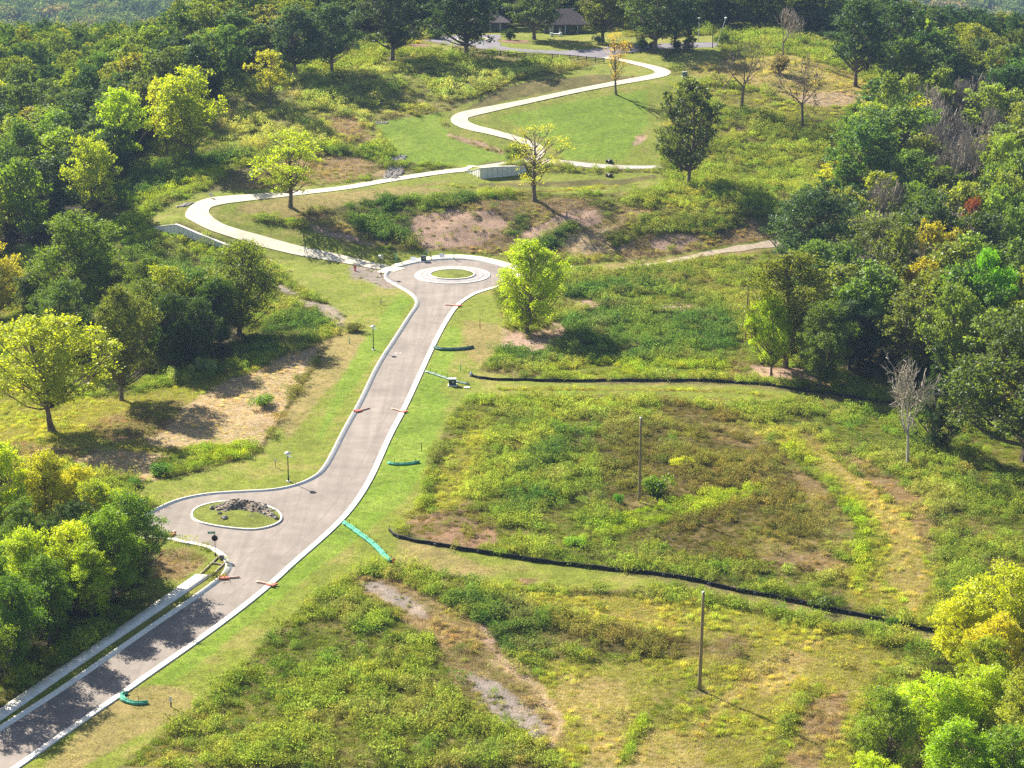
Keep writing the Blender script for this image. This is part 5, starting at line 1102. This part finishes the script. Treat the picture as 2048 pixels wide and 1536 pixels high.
post('sign_post', 422, 396, 1.1, M_BLK2, 'small sign on a dark post above the outer bend of the path', 'sign', .08, None, (.7, .65, M_LGREY)); post('round_sign', 1026, 318, .9, M_RUST, 'small dark round sign left of the path junction', 'sign', .07, None, (.5, .5, M_BLK2)); post('white_marker', 1114, 313, 1.2, M_WHITE, 'white marker on the lawn right of the path junction', 'marker', .16, None, (.32, .4, M_WHITE))
post('white_pin', 883, 769, .65, M_WHITE, 'tiny white pin left of the roadside utility box', 'marker', .06); post('white_pin', 702, 1084, .6, M_WHITE, 'tiny white pin left of the long pale green sock', 'marker', .06)
e = thing('white_slab', 934, 776, 'white flat slab on the grass below the start of the upper silt fence', 'slab'); mb = MB(); mb.box((0, 0, .05), (1.0, .5, .22), ch=.03); mb.build('slab', M_WHITE, e)
post('marker_post', 1233, 327, 1.0, M_RUST, 'thin stake beside the drain at the foot of the hillside lawn', 'post', .07, G2)
for (px, py, lab) in ((1219, 325, 'dark drain pipe opening at the foot of the hillside lawn'), (1219, 353, 'dark drain pipe opening below the gravel track')):
    e = thing('drain_pipe', px, py, lab, 'drain', None, .3); mb = MB(); mb.lathe([(.45, -.6), (.45, .9)], n=14); 
    V = np.array(mb.v); V = np.stack([V[:, 0], V[:, 2], V[:, 1] + .25], 1); mb.v = [tuple(v) for v in V]; mb.build('pipe', M_BLK2, e)
    mb = MB(); mb.box((0, .35, .3), (1.7, .2, .7)); mb.build('headwall', M_DIRT, e)

# manhole covers
for (px, py, m_, lab) in ((796, 707, M_IRON, 'round brown manhole cover in the straight road by the middle street lamp'), (785, 563, M_ASPH2, 'faint round manhole cover at the left of the roundabout')):
    x, y = at(px, py); e = tag(empty('manhole_cover', (x, y, float(H1(x, y)) + .035)), lab, 'manhole cover'); mb = MB(); mb.lathe([(.6, -.02), (.6, .02), (.55, .025)], n=28); mb.build('ring', M_LGREY if m_ is M_IRON else m_, e); mb = MB(); mb.lathe([(.44, .0), (.44, .032), (.1, .036)], n=28); mb.build('lid', m_, e)

# silt socks
def ground_pts(pp, dz=0.0, step=.5): P = smooth(Wp(pp), step); return np.c_[P, HF(P[:, 0], P[:, 1]) + dz]
def sock(pp, m_, label, r=.2, twin=True):
    P = ground_pts(pp); c = P[len(P) // 2].copy(); e = tag(empty('silt_sock', tuple(c)), label, 'silt sock', 'green silt socks on the verges'); n = normals(P[:, :2]); Q = P - c
    for s_ in ((-1, 1) if twin else (0,)):
        q = Q.copy(); q[:, :2] += n * s_ * r * .9; q[:, 2] += r * .75 + .02 * np.sin(np.arange(len(q)) * 1.7 + s_); R_ = r * (1 + .10 * np.sin(np.arange(len(q)) * 2.1 + s_) + .05 * np.cos(np.arange(len(q)) * 4.7)); R_[0] = R_[-1] = r * .5
        mb = MB(); mb.tube(q, R_, 10); mb.build('sock', m_, e, True)
    q = Q.copy(); q[:, 2] += r * 1.9
    if twin: mb = MB(); mb.tube(q * [1, 1, .93], r * .55, 8); mb.build('sock', m_, e, True)
    for k in range(2, len(Q) - 1, max(3, len(Q) // 7)):
        mb = MB(); mb.tube([tuple(Q[k] + [n[k][0] * r * 2, n[k][1] * r * 2, -.1]), tuple(Q[k] + [n[k][0] * r * 1.2, n[k][1] * r * 1.2, .85])], .03, 6); mb.build('stake', M_BLK2, e)
        mb = MB(); a = Q[k]; nn = np.r_[n[k], 0]; mb.tube([a - nn * r * 2 + [0, 0, .05], a - nn * r * 1.5 + [0, 0, r * 1.9], a + [0, 0, r * 2.5], a + nn * r * 1.5 + [0, 0, r * 1.9], a + nn * r * 2 + [0, 0, .05]], .018, 4); mb.build('strap', M_BLK2, e)
sock([(688, 1047), (702, 1056), (722, 1071), (746, 1088), (762, 1104), (772, 1118), (783, 1126)], M_TEAL, 'long pale green silt sock running from the road down to the hydrant', .2)
sock([(256, 1388), (246, 1389), (243, 1398), (254, 1405), (273, 1409), (296, 1407)], M_TEAL, 'hooked green silt sock at the lower edge of the road', .17)
sock([(776, 927), (786, 930), (810, 930), (839, 926)], M_TEAL, 'short green silt sock on the verge beside the middle of the road', .16)
sock([(868, 695), (876, 700), (898, 701), (926, 700), (947, 696)], M_TEALD, 'dark green silt sock right of the straight road, upper of the two', .22)
sock([(851, 744), (868, 749), (886, 755), (904, 762), (924, 766), (938, 769)], M_TEALG, 'faded thin silt sock running behind the roadside utility box', .13)

# inlet guards on the kerbs
def guard(kx, ky, tx_, ty_, label):
    a = np.array(at(kx, ky)); b = np.array(at(tx_, ty_)); za = float(H1(a[0], a[1])) + .1; e = tag(empty('inlet_guard', (a[0], a[1], za)), label, 'inlet guard', 'orange inlet guards on the kerbs'); d = b - a; d = d / (np.linalg.norm(d) + 1e-9); n = np.array([-d[1], d[0]]); ang = math.atan2(d[1], d[0])
    L = np.linalg.norm(b - a); mb = MB(); t = np.linspace(-.1, 1, 8); q = np.stack([d[0] * L * t + n[0] * .25 * t ** 2, d[1] * L * t + n[1] * .25 * t ** 2, np.full(8, .05)], 1); mb.tube(q, .12, 8); mb.build('sock', M_SALMON, e, True)
    mb = MB()
    for k in (-.35, .3): mb.tube([(n[0] * k - d[0] * .5, n[1] * k - d[1] * .5, .12), (n[0] * k + d[0] * .05, n[1] * k + d[1] * .05, .1), (n[0] * k + d[0] * .75, n[1] * k + d[1] * .75, .03)], .12, 8)
    mb.box((d[0] * .1, d[1] * .1, .08), (.9, .55, .12), rz=ang, ch=.03); mb.build('bag', M_ORANGE, e)
guard(714, 824, 741, 818, 'orange inlet guard on the left kerb halfway up the straight road'); guard(808, 825, 785, 818, 'orange inlet guard on the right kerb halfway up the straight road'); guard(917, 613, 891, 610, 'orange inlet guard on the right kerb near the roundabout')
guard(446, 1158, 479, 1157, 'orange inlet guard on the left kerb below the side street corner'); guard(545, 1172, 516, 1164, 'orange inlet guard on the right kerb opposite the side street corner'); guard(340, 1072, 353, 1064, 'orange inlet guard on the kerb at the end of the side street beside the copse')

# silt fences
def silt_fence(C, label, h=.42):
    e = tag(empty('silt_fence', (float(C[0, 0]), float(C[0, 1]), 0)), label, 'silt fence', 'black silt fences'); n = normals(C); N_ = len(C); z = HF(C[:, 0], C[:, 1]); hh = h * (1 + .12 * np.sin(np.arange(N_) * 1.3) * np.cos(np.arange(N_) * .37)); o = C[0]
    wob = .10 * np.sin(np.arange(N_) * 1.9); q = C + n * wob[:, None] - o; rows = [(0, -.1), (.02, .35), (-.03, .75), (0, 1.0), (.06, 1.0), (.07, .5), (.07, -.1)]
    V = np.stack([np.c_[q + n * a, z + hh * b] for a, b in rows], 1).reshape(-1, 3); k = len(rows); i = np.arange(N_ - 1)[:, None] * k; a = np.arange(k - 1)[None, :]
    me = np_mesh('fabric', V, np.stack([i + a, i + a + 1, i + k + a + 1, i + k + a], -1).reshape(-1, 4), M_SILT, True); link(bpy.data.objects.new('fabric', me), e)
    side = -1 if (n[N_ // 2] @ np.array([0, 1])) > 0 else 1
    for k in range(0, N_, 3):
        if k % 6 == 0: mb = MB(); p = q[k] - n[k] * side * .12; mb.tube([(p[0], p[1], z[k] - .2), (p[0] + .03, p[1], z[k] + hh[k] + .22)], .03, 6); mb.build('stake', M_BLK2, e) if k % 12 == 0 else None
        else:
            p = q[k] + n[k] * side * .09; t = np.array([n[k][1], -n[k][0]]); mb = MB(); c = np.array([p[0], p[1], z[k] + hh[k] * .5])
            for u in range(8): aa = u * PI / 4; c2 = c + np.r_[t * math.cos(aa) * .15, math.sin(aa) * .11]; mb.box(tuple(c2), (.07, .05, .05))
            mb.build('printed_mark', M_PRINT, e)
silt_fence(FENCE_A, 'long black silt fence crossing the upper field from the road to the right wood'); silt_fence(FENCE_B, 'long black silt fence crossing the lower field from the verge to the corner trees', .5)
e = thing('white_fabric_bundle', 940, 752, 'bundled pale fabric at the left tip of the upper silt fence', 'fabric'); mb = MB(); mb.tube([(0, 0, -.1), (.1, 0, .3), (.25, .05, .6), (.1, 0, .9)], [.12, .25, .18, .05], 8); mb.build('bundle', M_LGREY, e, True)

# retaining walls
def rwall(i, top, label):
    P0, hh = WALLS[i]; P = smooth(np.c_[P0, hh], .6, it=0); e = tag(empty('retaining_wall', (P[0, 0], P[0, 1], 0)), label, 'retaining wall'); o = P[0, :2]; n = normals(P[:, :2]); n = n * np.sign(n[:, 1:2] + 1e-9)
    q = P[:, :2] - o; zb = H0(P[:, 0], P[:, 1]); T = .55; V = []; 
    for a, f in ((-.02, -1.0), (-.02, None), (T, None), (T, -1.0)): V.append(np.c_[q + n * a, zb + (P[:, 2] + .05 if f is None else f)])
    V = np.stack(V, 1).reshape(-1, 3); N_ = len(P); Fs = [(i_ * 4 + a, i_ * 4 + a + 1, i_ * 4 + 4 + a + 1, i_ * 4 + 4 + a) for i_ in range(N_ - 1) for a in range(3)]
    V = list(map(tuple, V)); mb = MB(); mb.add(V, Fs + [(0, 1, 2, 3), tuple(4 * N_ - 4 + k for k in (3, 2, 1, 0))]); mb.build('panel', M_WALL, e)
    mb = MB(); V = []
    for a, f in ((-.08, .05), (-.08, .16), (T + .05, .16), (T + .05, .05)): V.append(np.c_[q + n * a, zb + P[:, 2] + f])
    V = np.stack(V, 1).reshape(-1, 3); mb.add(list(map(tuple, V)), Fs + [(0, 1, 2, 3), tuple(4 * N_ - 4 + k for k in (3, 2, 1, 0))]); mb.build('coping', M_KERB, e)
    s = np.r_[0, np.cumsum(np.linalg.norm(np.diff(P[:, :2], axis=0), axis=1))]; mb = MB()
    for t in np.arange(.7, s[-1], 1.25):
        x_, y_ = np.interp(t, s, P[:, 0]), np.interp(t, s, P[:, 1]); h_ = np.interp(t, s, P[:, 2]); zz = np.interp(t, s, zb); nx_, ny_ = np.interp(t, s, n[:, 0]), np.interp(t, s, n[:, 1])
        mb.box((x_ - o[0] - nx_ * .035, y_ - o[1] - ny_ * .035, zz + h_ / 2 - .1), (.035, .03, h_ + .2), rz=math.atan2(-nx_, ny_))
    mb.build('joint', M_APRON, e)
rwall(0, None, 'long pale concrete retaining wall below the lowest bend of the path'); rwall(1, None, 'short concrete retaining wall under the path junction behind the thin yellow tree')

# formwork for the unfinished end of the sidewalk
def plank(a, b, label, w_=.1, h=.28):
    A = np.array(at(*a)); B = np.array(at(*b)); c = (A + B) / 2; L = np.linalg.norm(B - A); mb = MB(); mb.box((0, 0, h / 2 - .05), (L, w_, h), ch=.015); o = mb.build('form_board', M_BOARD); o.location = (c[0], c[1], float(H1(c[0], c[1])) + .0); o.rotation_euler = (0, 0, math.atan2(B[1] - A[1], B[0] - A[0])); tag(o, label, 'board', 'form boards at the end of the sidewalk')
plank((400, 1151), (441, 1111), 'long form board on the grass side of the unfinished sidewalk end'); plank((423, 1153), (452, 1125), 'form board on the kerb side of the unfinished sidewalk end'); plank((423, 1127), (444, 1131), 'short cross board between the two form boards of the sidewalk')

# rubble, rocks, rip-rap
def rock_mesh(seed):
    rg = np.random.default_rng(seed); import bmesh
    bm = bmesh.new(); bmesh.ops.create_icosphere(bm, subdivisions=2, radius=1.0); 
    for v in bm.verts:
        p = np.array(v.co); k = 1 + .28 * math.sin(p[0] * 2.3 + seed) + .2 * math.sin(p[1] * 3.1 + seed * 2) + rg.normal(0, .06); v.co = Vector(p * k * [1, .8, .62])
    me = bpy.data.meshes.new('rock'); bm.to_mesh(me); bm.free(); me.materials.append(M_ROCK); return me
ROCKS = [rock_mesh(i) for i in range(4)]
for i, (px, py, s_, lab) in enumerate([(447, 1041, .48, 'dark boulder on the grass at the front of the rubble heap'), (423, 1021, .42, 'pale boulder at the left tip of the rubble heap'), (501, 1036, .24, 'small white stone on the grass before the heap'), (551, 1040, .34, 'pale stone at the right end of the island by the kerb'), (529, 1013, .3, 'pale stone on the back slope of the rubble heap'), (439, 1032, .36, 'grey stone just above the dark boulder'), (443, 1118, .36, 'white stone at the end of the form boards')]):
    x, y, z = base_at(px, py); o = link(bpy.data.objects.new('rock', ROCKS[i % 4])); o.location = (x, y, z + .2 + s_ * .25); o.scale = (s_, s_, s_); o.rotation_euler = (0, 0, i * 1.3); tag(o, lab, 'rock', 'loose rocks')
def heap(name, poly, hgt, label, n, smin, smax, seed, mound=True, mm=None):
    P = Wp(poly); c = P.mean(0); rg = np.random.default_rng(seed); lo = P.min(0); hi = P.max(0); V = []; Fs = []; mi = []; base = []
    R0 = rock_mesh(seed + 50); rv = np.array([v.co[:] for v in R0.vertices]); rf = np.array([p.vertices[:] for p in R0.polygons])
    def hh(x, y): d = dpoly(x, y, P, True) * pip(x, y, P); return hgt * sstep(0, 2.6, d) * (.45 + .9 * vnoise(x, y, 2.1, seed)) * (.75 + .5 * vnoise(x, y, .7, seed + 1))
    if mound:
        xs = np.arange(lo[0], hi[0], .22); ys = np.arange(lo[1], hi[1], .22); X, Y = np.meshgrid(xs, ys); Z = H1(X.ravel(), Y.ravel()) + .26 + hh(X.ravel(), Y.ravel()) - .15; k = np.arange(X.size).reshape(X.shape); q = np.stack([k[:-1, :-1].ravel(), k[:-1, 1:].ravel(), k[1:, 1:].ravel(), k[1:, :-1].ravel()], 1); ok = pip(X.ravel(), Y.ravel(), P); q = q[ok[q].all(1)]
        mo = link(bpy.data.objects.new('mound', np_mesh('mound', np.stack([X.ravel(), Y.ravel(), Z], 1), q, M_DIRT, True)))
    pts = []
    while len(pts) < n:
        p = rg.uniform(lo, hi)
        if pip(p[:1], p[1:], P)[0]: pts.append(p)
    pts = np.array(pts); zz = HF(pts[:, 0], pts[:, 1]) + (hh(pts[:, 0], pts[:, 1]) + .12 if mound else 0)
    for i, (p, z_) in enumerate(zip(pts, zz)):
        s_ = smin + (smax - smin) * rg.random() ** 2.5; a = rg.uniform(0, 6.28); v = rv * s_ * rg.uniform(.7, 1.2, 3); v = np.stack([v[:, 0] * math.cos(a) - v[:, 1] * math.sin(a), v[:, 0] * math.sin(a) + v[:, 1] * math.cos(a), v[:, 2]], 1) + [p[0], p[1], z_ + s_ * .1]; V.append(v); Fs.append(rf + i * len(rv))
    me = np_mesh(name, np.vstack(V), np.vstack(Fs), mm or M_ROCK); o = link(bpy.data.objects.new(name, me))
    if mound: mo.parent = o; mo.name = 'soil'
    tag(o, label, None, None, 'stuff')
heap('rubble_heap', [(418, 1027), (426, 1014), (450, 1004), (492, 1001), (530, 1008), (552, 1022), (556, 1038), (540, 1041), (516, 1034), (480, 1030), (450, 1034)], .8, 'heap of grey rubble and soil on the teardrop island', 760, .03, .26, 5)
heap('riprap', [(784, 326), (812, 325), (806, 345), (797, 358), (766, 358), (776, 340)], .2, 'patch of grey riprap stones above the middle leg of the path', 900, .18, .55, 6, False)
heap('riprap', [(776, 313), (814, 310), (808, 320), (786, 321)], .2, 'thin row of grey stones above the riprap patch', 160, .15, .4, 7, False, M_GRAV)
heap('riprap', [(354, 414), (370, 407), (386, 407), (372, 413)], .2, 'small patch of grey stones outside the lowest bend of the path', 90, .15, .4, 8, False, M_GRAV)
heap('riprap', [(750, 243), (778, 243), (775, 247), (752, 247)], .2, 'line of grey stones at the end of the upper meadow', 60, .12, .3, 9, False, M_GRAV)

def shrub_mesh(seed):
    rg = np.random.default_rng(seed); nl = 11; c = np.c_[rg.normal(0, .42, (nl, 2)), rg.uniform(.15, .5, nl)]; n = 2600; k = rg.integers(0, nl, n); u = unit(rg, n); u[:, 2] = np.where(rg.random(n) < .85, np.abs(u[:, 2]), -.3)
    C = c[k] + u * rg.uniform(.2, .46, (n, 1)) * (1 + .25 * np.sin(k * 2.3))[:, None]; C[:, 2] = np.maximum(C[:, 2], .02); Nn = u + unit(rg, n) * .9; Nn /= np.linalg.norm(Nn, axis=1, keepdims=True)
    return leaves_mesh('crown', C, Nn, .11, np.clip(rg.normal(.5, .2, n), 0, 1), rg.random(n) * .5, rg, M_LEAF, .6)
SHRUBS = [shrub_mesh(i) for i in range(3)]
def shrub(x, y, h, w_, c, lab):
    e = tag(empty('shrub', (x, y, hz(x, y)), random.uniform(0, 6.28)), lab, 'shrub'); e.scale = (w_ / 2.0, w_ / 2.0, h / .92); i = random.randrange(3)
    k = link(bpy.data.objects.new('crown', SHRUBS[i]), e); b_ = lin(c); k.color = tuple(np.clip(b_ * K_LEAF * leafgain(b_) * 1.1, 0, 1)) + (1,)
    mb = MB()
    for q in range(6): a = q * 1.05 + i; mb.tube([(0, 0, -.1), (.12 * math.cos(a), .12 * math.sin(a), .25), (.4 * math.cos(a), .4 * math.sin(a), .55)], [.03, .022, .01], 5)
    mb.build('stems', M_BARK, e); return e
# shrubs one can point to
for (px, py, w_, h, c, lab) in [(709, 663, 5.0, 1.5, (118, 120, 50), 'low brownish green mound shrub on the lawn left of the straight road'), (530, 812, 4.6, 1.8, (112, 140, 48), 'green shrub alone in the straw meadow'), (322, 948, 4.4, 1.7, (96, 134, 44), 'green shrub at the left end of the meadow edge above the side street'),
        (268, 972, 2.6, 1.3, (88, 128, 48), 'small round shrub on the lawn corner beside the copse'), (345, 766, 2.6, 2.6, (150, 162, 112), 'pale green shrub in front of the dark clump, leftmost of the pale ones'), (412, 748, 3.4, 2.8, (140, 154, 104), 'pale green shrub in front of the dark clump, right one'), (384, 755, 1.8, 2.0, (144, 156, 96), 'small pale shrub between the two larger pale ones'),
        (868, 77, 6.0, 2.6, (60, 78, 44), 'dark hedge-like bush at the left end of the parking lot'), (1020, 80, 3.4, 3.0, (66, 86, 48), 'dark round bush on the lawn mound by the parking loop'), (1198, 88, 3.2, 2.6, (90, 112, 76), 'round green bush left of the orange topped tree by the drive'), (1282, 98, 4.6, 3.0, (84, 108, 52), 'bushy green shrub right of the orange topped tree'),
        (1305, 98, 3.0, 2.2, (60, 80, 44), 'dark shrub in the row between drive and lawn, right of the bushy one'), (1353, 100, 4.0, 2.8, (56, 76, 42), 'dark shrub at the foot of the broad tree by the drive'), (1445, 92, 5.0, 4.6, (112, 130, 60), 'green shrub at the foot of the leaning lamp pole'), (836, 88, 1.6, 1.0, (190, 176, 40), 'small yellow flowering bush at the left end of the lawn strip'),
        (1312, 984, 5.5, 2.6, (112, 138, 36), 'bright green bush right beside the middle wooden pole'), (1240, 1003, 1.6, 1.2, (86, 140, 30), 'small vivid green bush left of the middle wooden pole'), (1360, 930, 3.0, 1.2, (176, 180, 40), 'yellow blooming shrub in the brown weed field'), (1650, 1216, 3.6, 1.4, (92, 112, 44), 'dark green shrub growing over the lower silt fence'), (1785, 1256, 2.2, 1.4, (84, 116, 46), 'small shrub in front of the lower silt fence near its right end'),
        (1150, 1090, 3.0, 1.2, (130, 164, 44), 'bright green bush behind the middle of the lower silt fence'), (1560, 150, 7.0, 5.5, (124, 112, 84), 'brownish bare bush behind the two leafless slope trees'), (1790, 215, 9.0, 6.0, (124, 140, 66), 'green rounded bush below the dark pair of trees'), (1800, 235, 7.0, 4.5, (120, 112, 88), 'greyish bush below the dark pair of trees')]:
    x, y = at(px, py); shrub(x, y, h, w_, c, lab)

# black rail fence by the parking lot
def rail_fence(pp, label, step=2.4):
    P = smooth(Wp(pp), step, it=1); e = tag(empty('rail_fence', (float(P[0, 0]), float(P[0, 1]), 0)), label, 'fence', 'black rail fences'); z = HF(P[:, 0], P[:, 1]); o = P[0]
    for p, zz in zip(P - o, z): mb = MB(); mb.box((p[0], p[1], zz + .6), (.2, .2, 1.6)); mb.build('post', M_BLK2, e)
    for hgt in (.35, .75, 1.12):
        mb = MB(); V = []
        for a, b in ((-.03, -.1), (-.03, .1), (.03, .1), (.03, -.1)): V.append(np.c_[P - o + [0, a], z + hgt + b])
        V = np.stack(V, 1).reshape(-1, 3); N_ = len(P); mb.add(list(map(tuple, V)), [(i * 4 + a, i * 4 + (a + 1) % 4, i * 4 + 4 + (a + 1) % 4, i * 4 + 4 + a) for i in range(N_ - 1) for a in range(4)]); mb.build('rail', M_BLK2, e)
rail_fence([(905, 103), (960, 107), (1000, 111), (1060, 116), (1120, 118), (1160, 122), (1208, 126)], 'black rail fence between the parking lot and the upper meadow'); rail_fence([(1330, 121), (1340, 112), (1365, 103), (1380, 100)], 'short black rail fence on the lawn slope by the small evergreen')

# light poles at the drive
for (bx, by, tx_, ty_, lab) in ((1397, 84, 1397, 38, 'grey light pole with white head behind the drive'), (1432, 93, 1450, 37, 'leaning grey light pole with white head at the right end of the drive'), (1425, 96, 1425, 44, 'dark upright pole between the two light poles')):
    x, y, z = base_at(bx, by); d = depth_at(x, y, z); H = (by - ty_) * d / F; dx = (tx_ - bx) * d / F; e = tag(empty('light_pole', (x, y, z)), lab, 'light pole', 'light poles at the drive'); mb = MB(); mb.tube([(0, 0, -.4), (dx, 0, H)], [.13, .09], 10); mb.build('shaft', M_LGREY if 'dark' not in lab else M_BLK2, e)
    if 'dark' not in lab: mb = MB(); mb.box((dx, -.2, H + .1), (.55, .9, .35), ch=.06); mb.build('lamp_head', M_WHITE, e)

# house behind the lot
def house(x, y, z, w_, d_, h, rh, label):
    e = tag(empty('house', (x, y, z)), label, 'house'); mb = MB(); mb.box((0, 0, h / 2 - .3), (w_, d_, h + .6)); wl_ = mb.build('wall', M_DWALL, e); o = .9; hx, hy = w_ / 2 + o, d_ / 2 + o
    mb = MB(); rx = hx - hy * .85; V = [(-hx, -hy, h), (hx, -hy, h), (hx, hy, h), (-hx, hy, h), (-rx, 0, h + rh), (rx, 0, h + rh), (-hx, -hy, h - .25), (hx, -hy, h - .25), (hx, hy, h - .25), (-hx, hy, h - .25)]
    mb.add(V, [(0, 1, 5, 4), (1, 2, 5), (2, 3, 4, 5), (3, 0, 4), (6, 7, 1, 0), (7, 8, 2, 1), (8, 9, 3, 2), (9, 6, 0, 3), (9, 8, 7, 6)]); mb.build('roof', M_SHING, e)
    for k in range(int(w_ / 3)):
        xx = -w_ / 2 + 1.8 + k * 3.0; mb = MB(); mb.box((xx, -d_ / 2 - .06, 1.5), (1.5, .08, 1.7)); f = mb.build('window', M_DIRT, e); mb = MB(); mb.box((xx, -d_ / 2 - .11, 1.5), (1.3, .05, 1.5)); mb.build('pane', M_GLASS, f)
    for k in (-1, 0, 1): mb = MB(); mb.box((k * w_ * .3, -d_ / 2 - .8, h / 2 - .2), (.2, .2, h - .1)); mb.build('porch_post', M_WTRIM, e)
    mb = MB(); mb.box((w_ * .2, .4, h + rh * .8), (.9, .9, 1.6)); mb.build('chimney', M_DWALL, e)
x, y = at(1118, 74); house(x + 2, y + 14, hz(x + 2, y + 14) - .2, 12, 10, 2.9, 4.0, 'low house with grey-brown hipped roof behind the trees of the parking loop')
x, y = at(1000, 69); house(x - 3, y + 12, hz(x - 3, y + 12) - .2, 10, 8, 2.9, 2.4, 'smaller dark house wing behind the left end of the parking loop')
x, y, z = base_at(946, 79); mb = MB(); t = np.linspace(0, 2 * PI, 40, endpoint=False); P = np.stack([x + 4.6 * np.cos(t), y + 3.4 * np.sin(t)], 1); sweep('kerb', P, [(0, .0), (0, .2), (.3, .21), (.32, .1)], 1, M_KERB, closed=True); turf('grass_island', P + (P.mean(0) - P) * .06, .15)
shrub(x + .5, y, 1.2, 4.5, (150, 150, 50), 'low yellowish shrub on the small round island in the parking lot')
for (px, py, r_) in ((1030, 83, 3.0), (832, 92, 3.2)):
    x, y = at(px, py); P = np.stack([x + r_ * 1.4 * np.cos(t), y + r_ * np.sin(t)], 1); c = P.mean(0); V = np.vstack([np.c_[P, HF(P[:, 0], P[:, 1]) + .05], [[c[0], c[1], hz(*c) + .35]]]); me = bpy.data.meshes.new('mulch_bed'); me.from_pydata([tuple(v) for v in V], [], [(i, (i + 1) % 40, 40) for i in range(40)]); me.materials.append(M_MULCH); link(bpy.data.objects.new('mulch_bed', me))['kind'] = 'structure'
for (px, py, lab) in ((1103, 72, 'white patio bin left of the outdoor table by the house'), (1121, 71, 'white patio bin right of the outdoor table by the house')):
    e = thing('patio_bin', px, py, lab, 'bin', 'white things on the patio'); mb = MB(); mb.lathe([(.42, 0), (.48, .95)], n=12); mb.build('body', M_WHITE, e); mb = MB(); mb.lathe([(.5, .95), (.5, 1.03), (.2, 1.12)], n=12); mb.build('lid', M_LGREY, e)
e = thing('outdoor_table', 1112, 72, 'white outdoor table on the patio in front of the house', 'table'); mb = MB(); mb.box((0, 0, .75), (2.2, 1.0, .08)); mb.build('tabletop', M_WHITE, e)
for sx in (-.9, .9):
    for sy in (-.38, .38): mb = MB(); mb.tube([(sx, sy, -.1), (sx, sy, .72)], .05, 6); mb.build('leg', M_LGREY, e)
x, y = at(905, 103)

# ---------------------------------------------------------------- the air
mb = MB(); mb.box((0, 4000, 100), (11400, 10600, 460))
hm = bpy.data.materials.new('hazy_air'); hm.use_nodes = True; N = hm.node_tree.nodes; L = hm.node_tree.links; N.clear()
out = N.new('ShaderNodeOutputMaterial'); v = N.new('ShaderNodeVolumePrincipled'); v.inputs['Density'].default_value = .00008; v.inputs['Color'].default_value = (.42, .60, .92, 1); v.inputs['Anisotropy'].default_value = 0.0
L.new(v.outputs[0], out.inputs['Volume']); hz_ = mb.build('haze', hm); tag(hz_, 'thin blue haze filling the air over the valley', None, None, 'stuff')
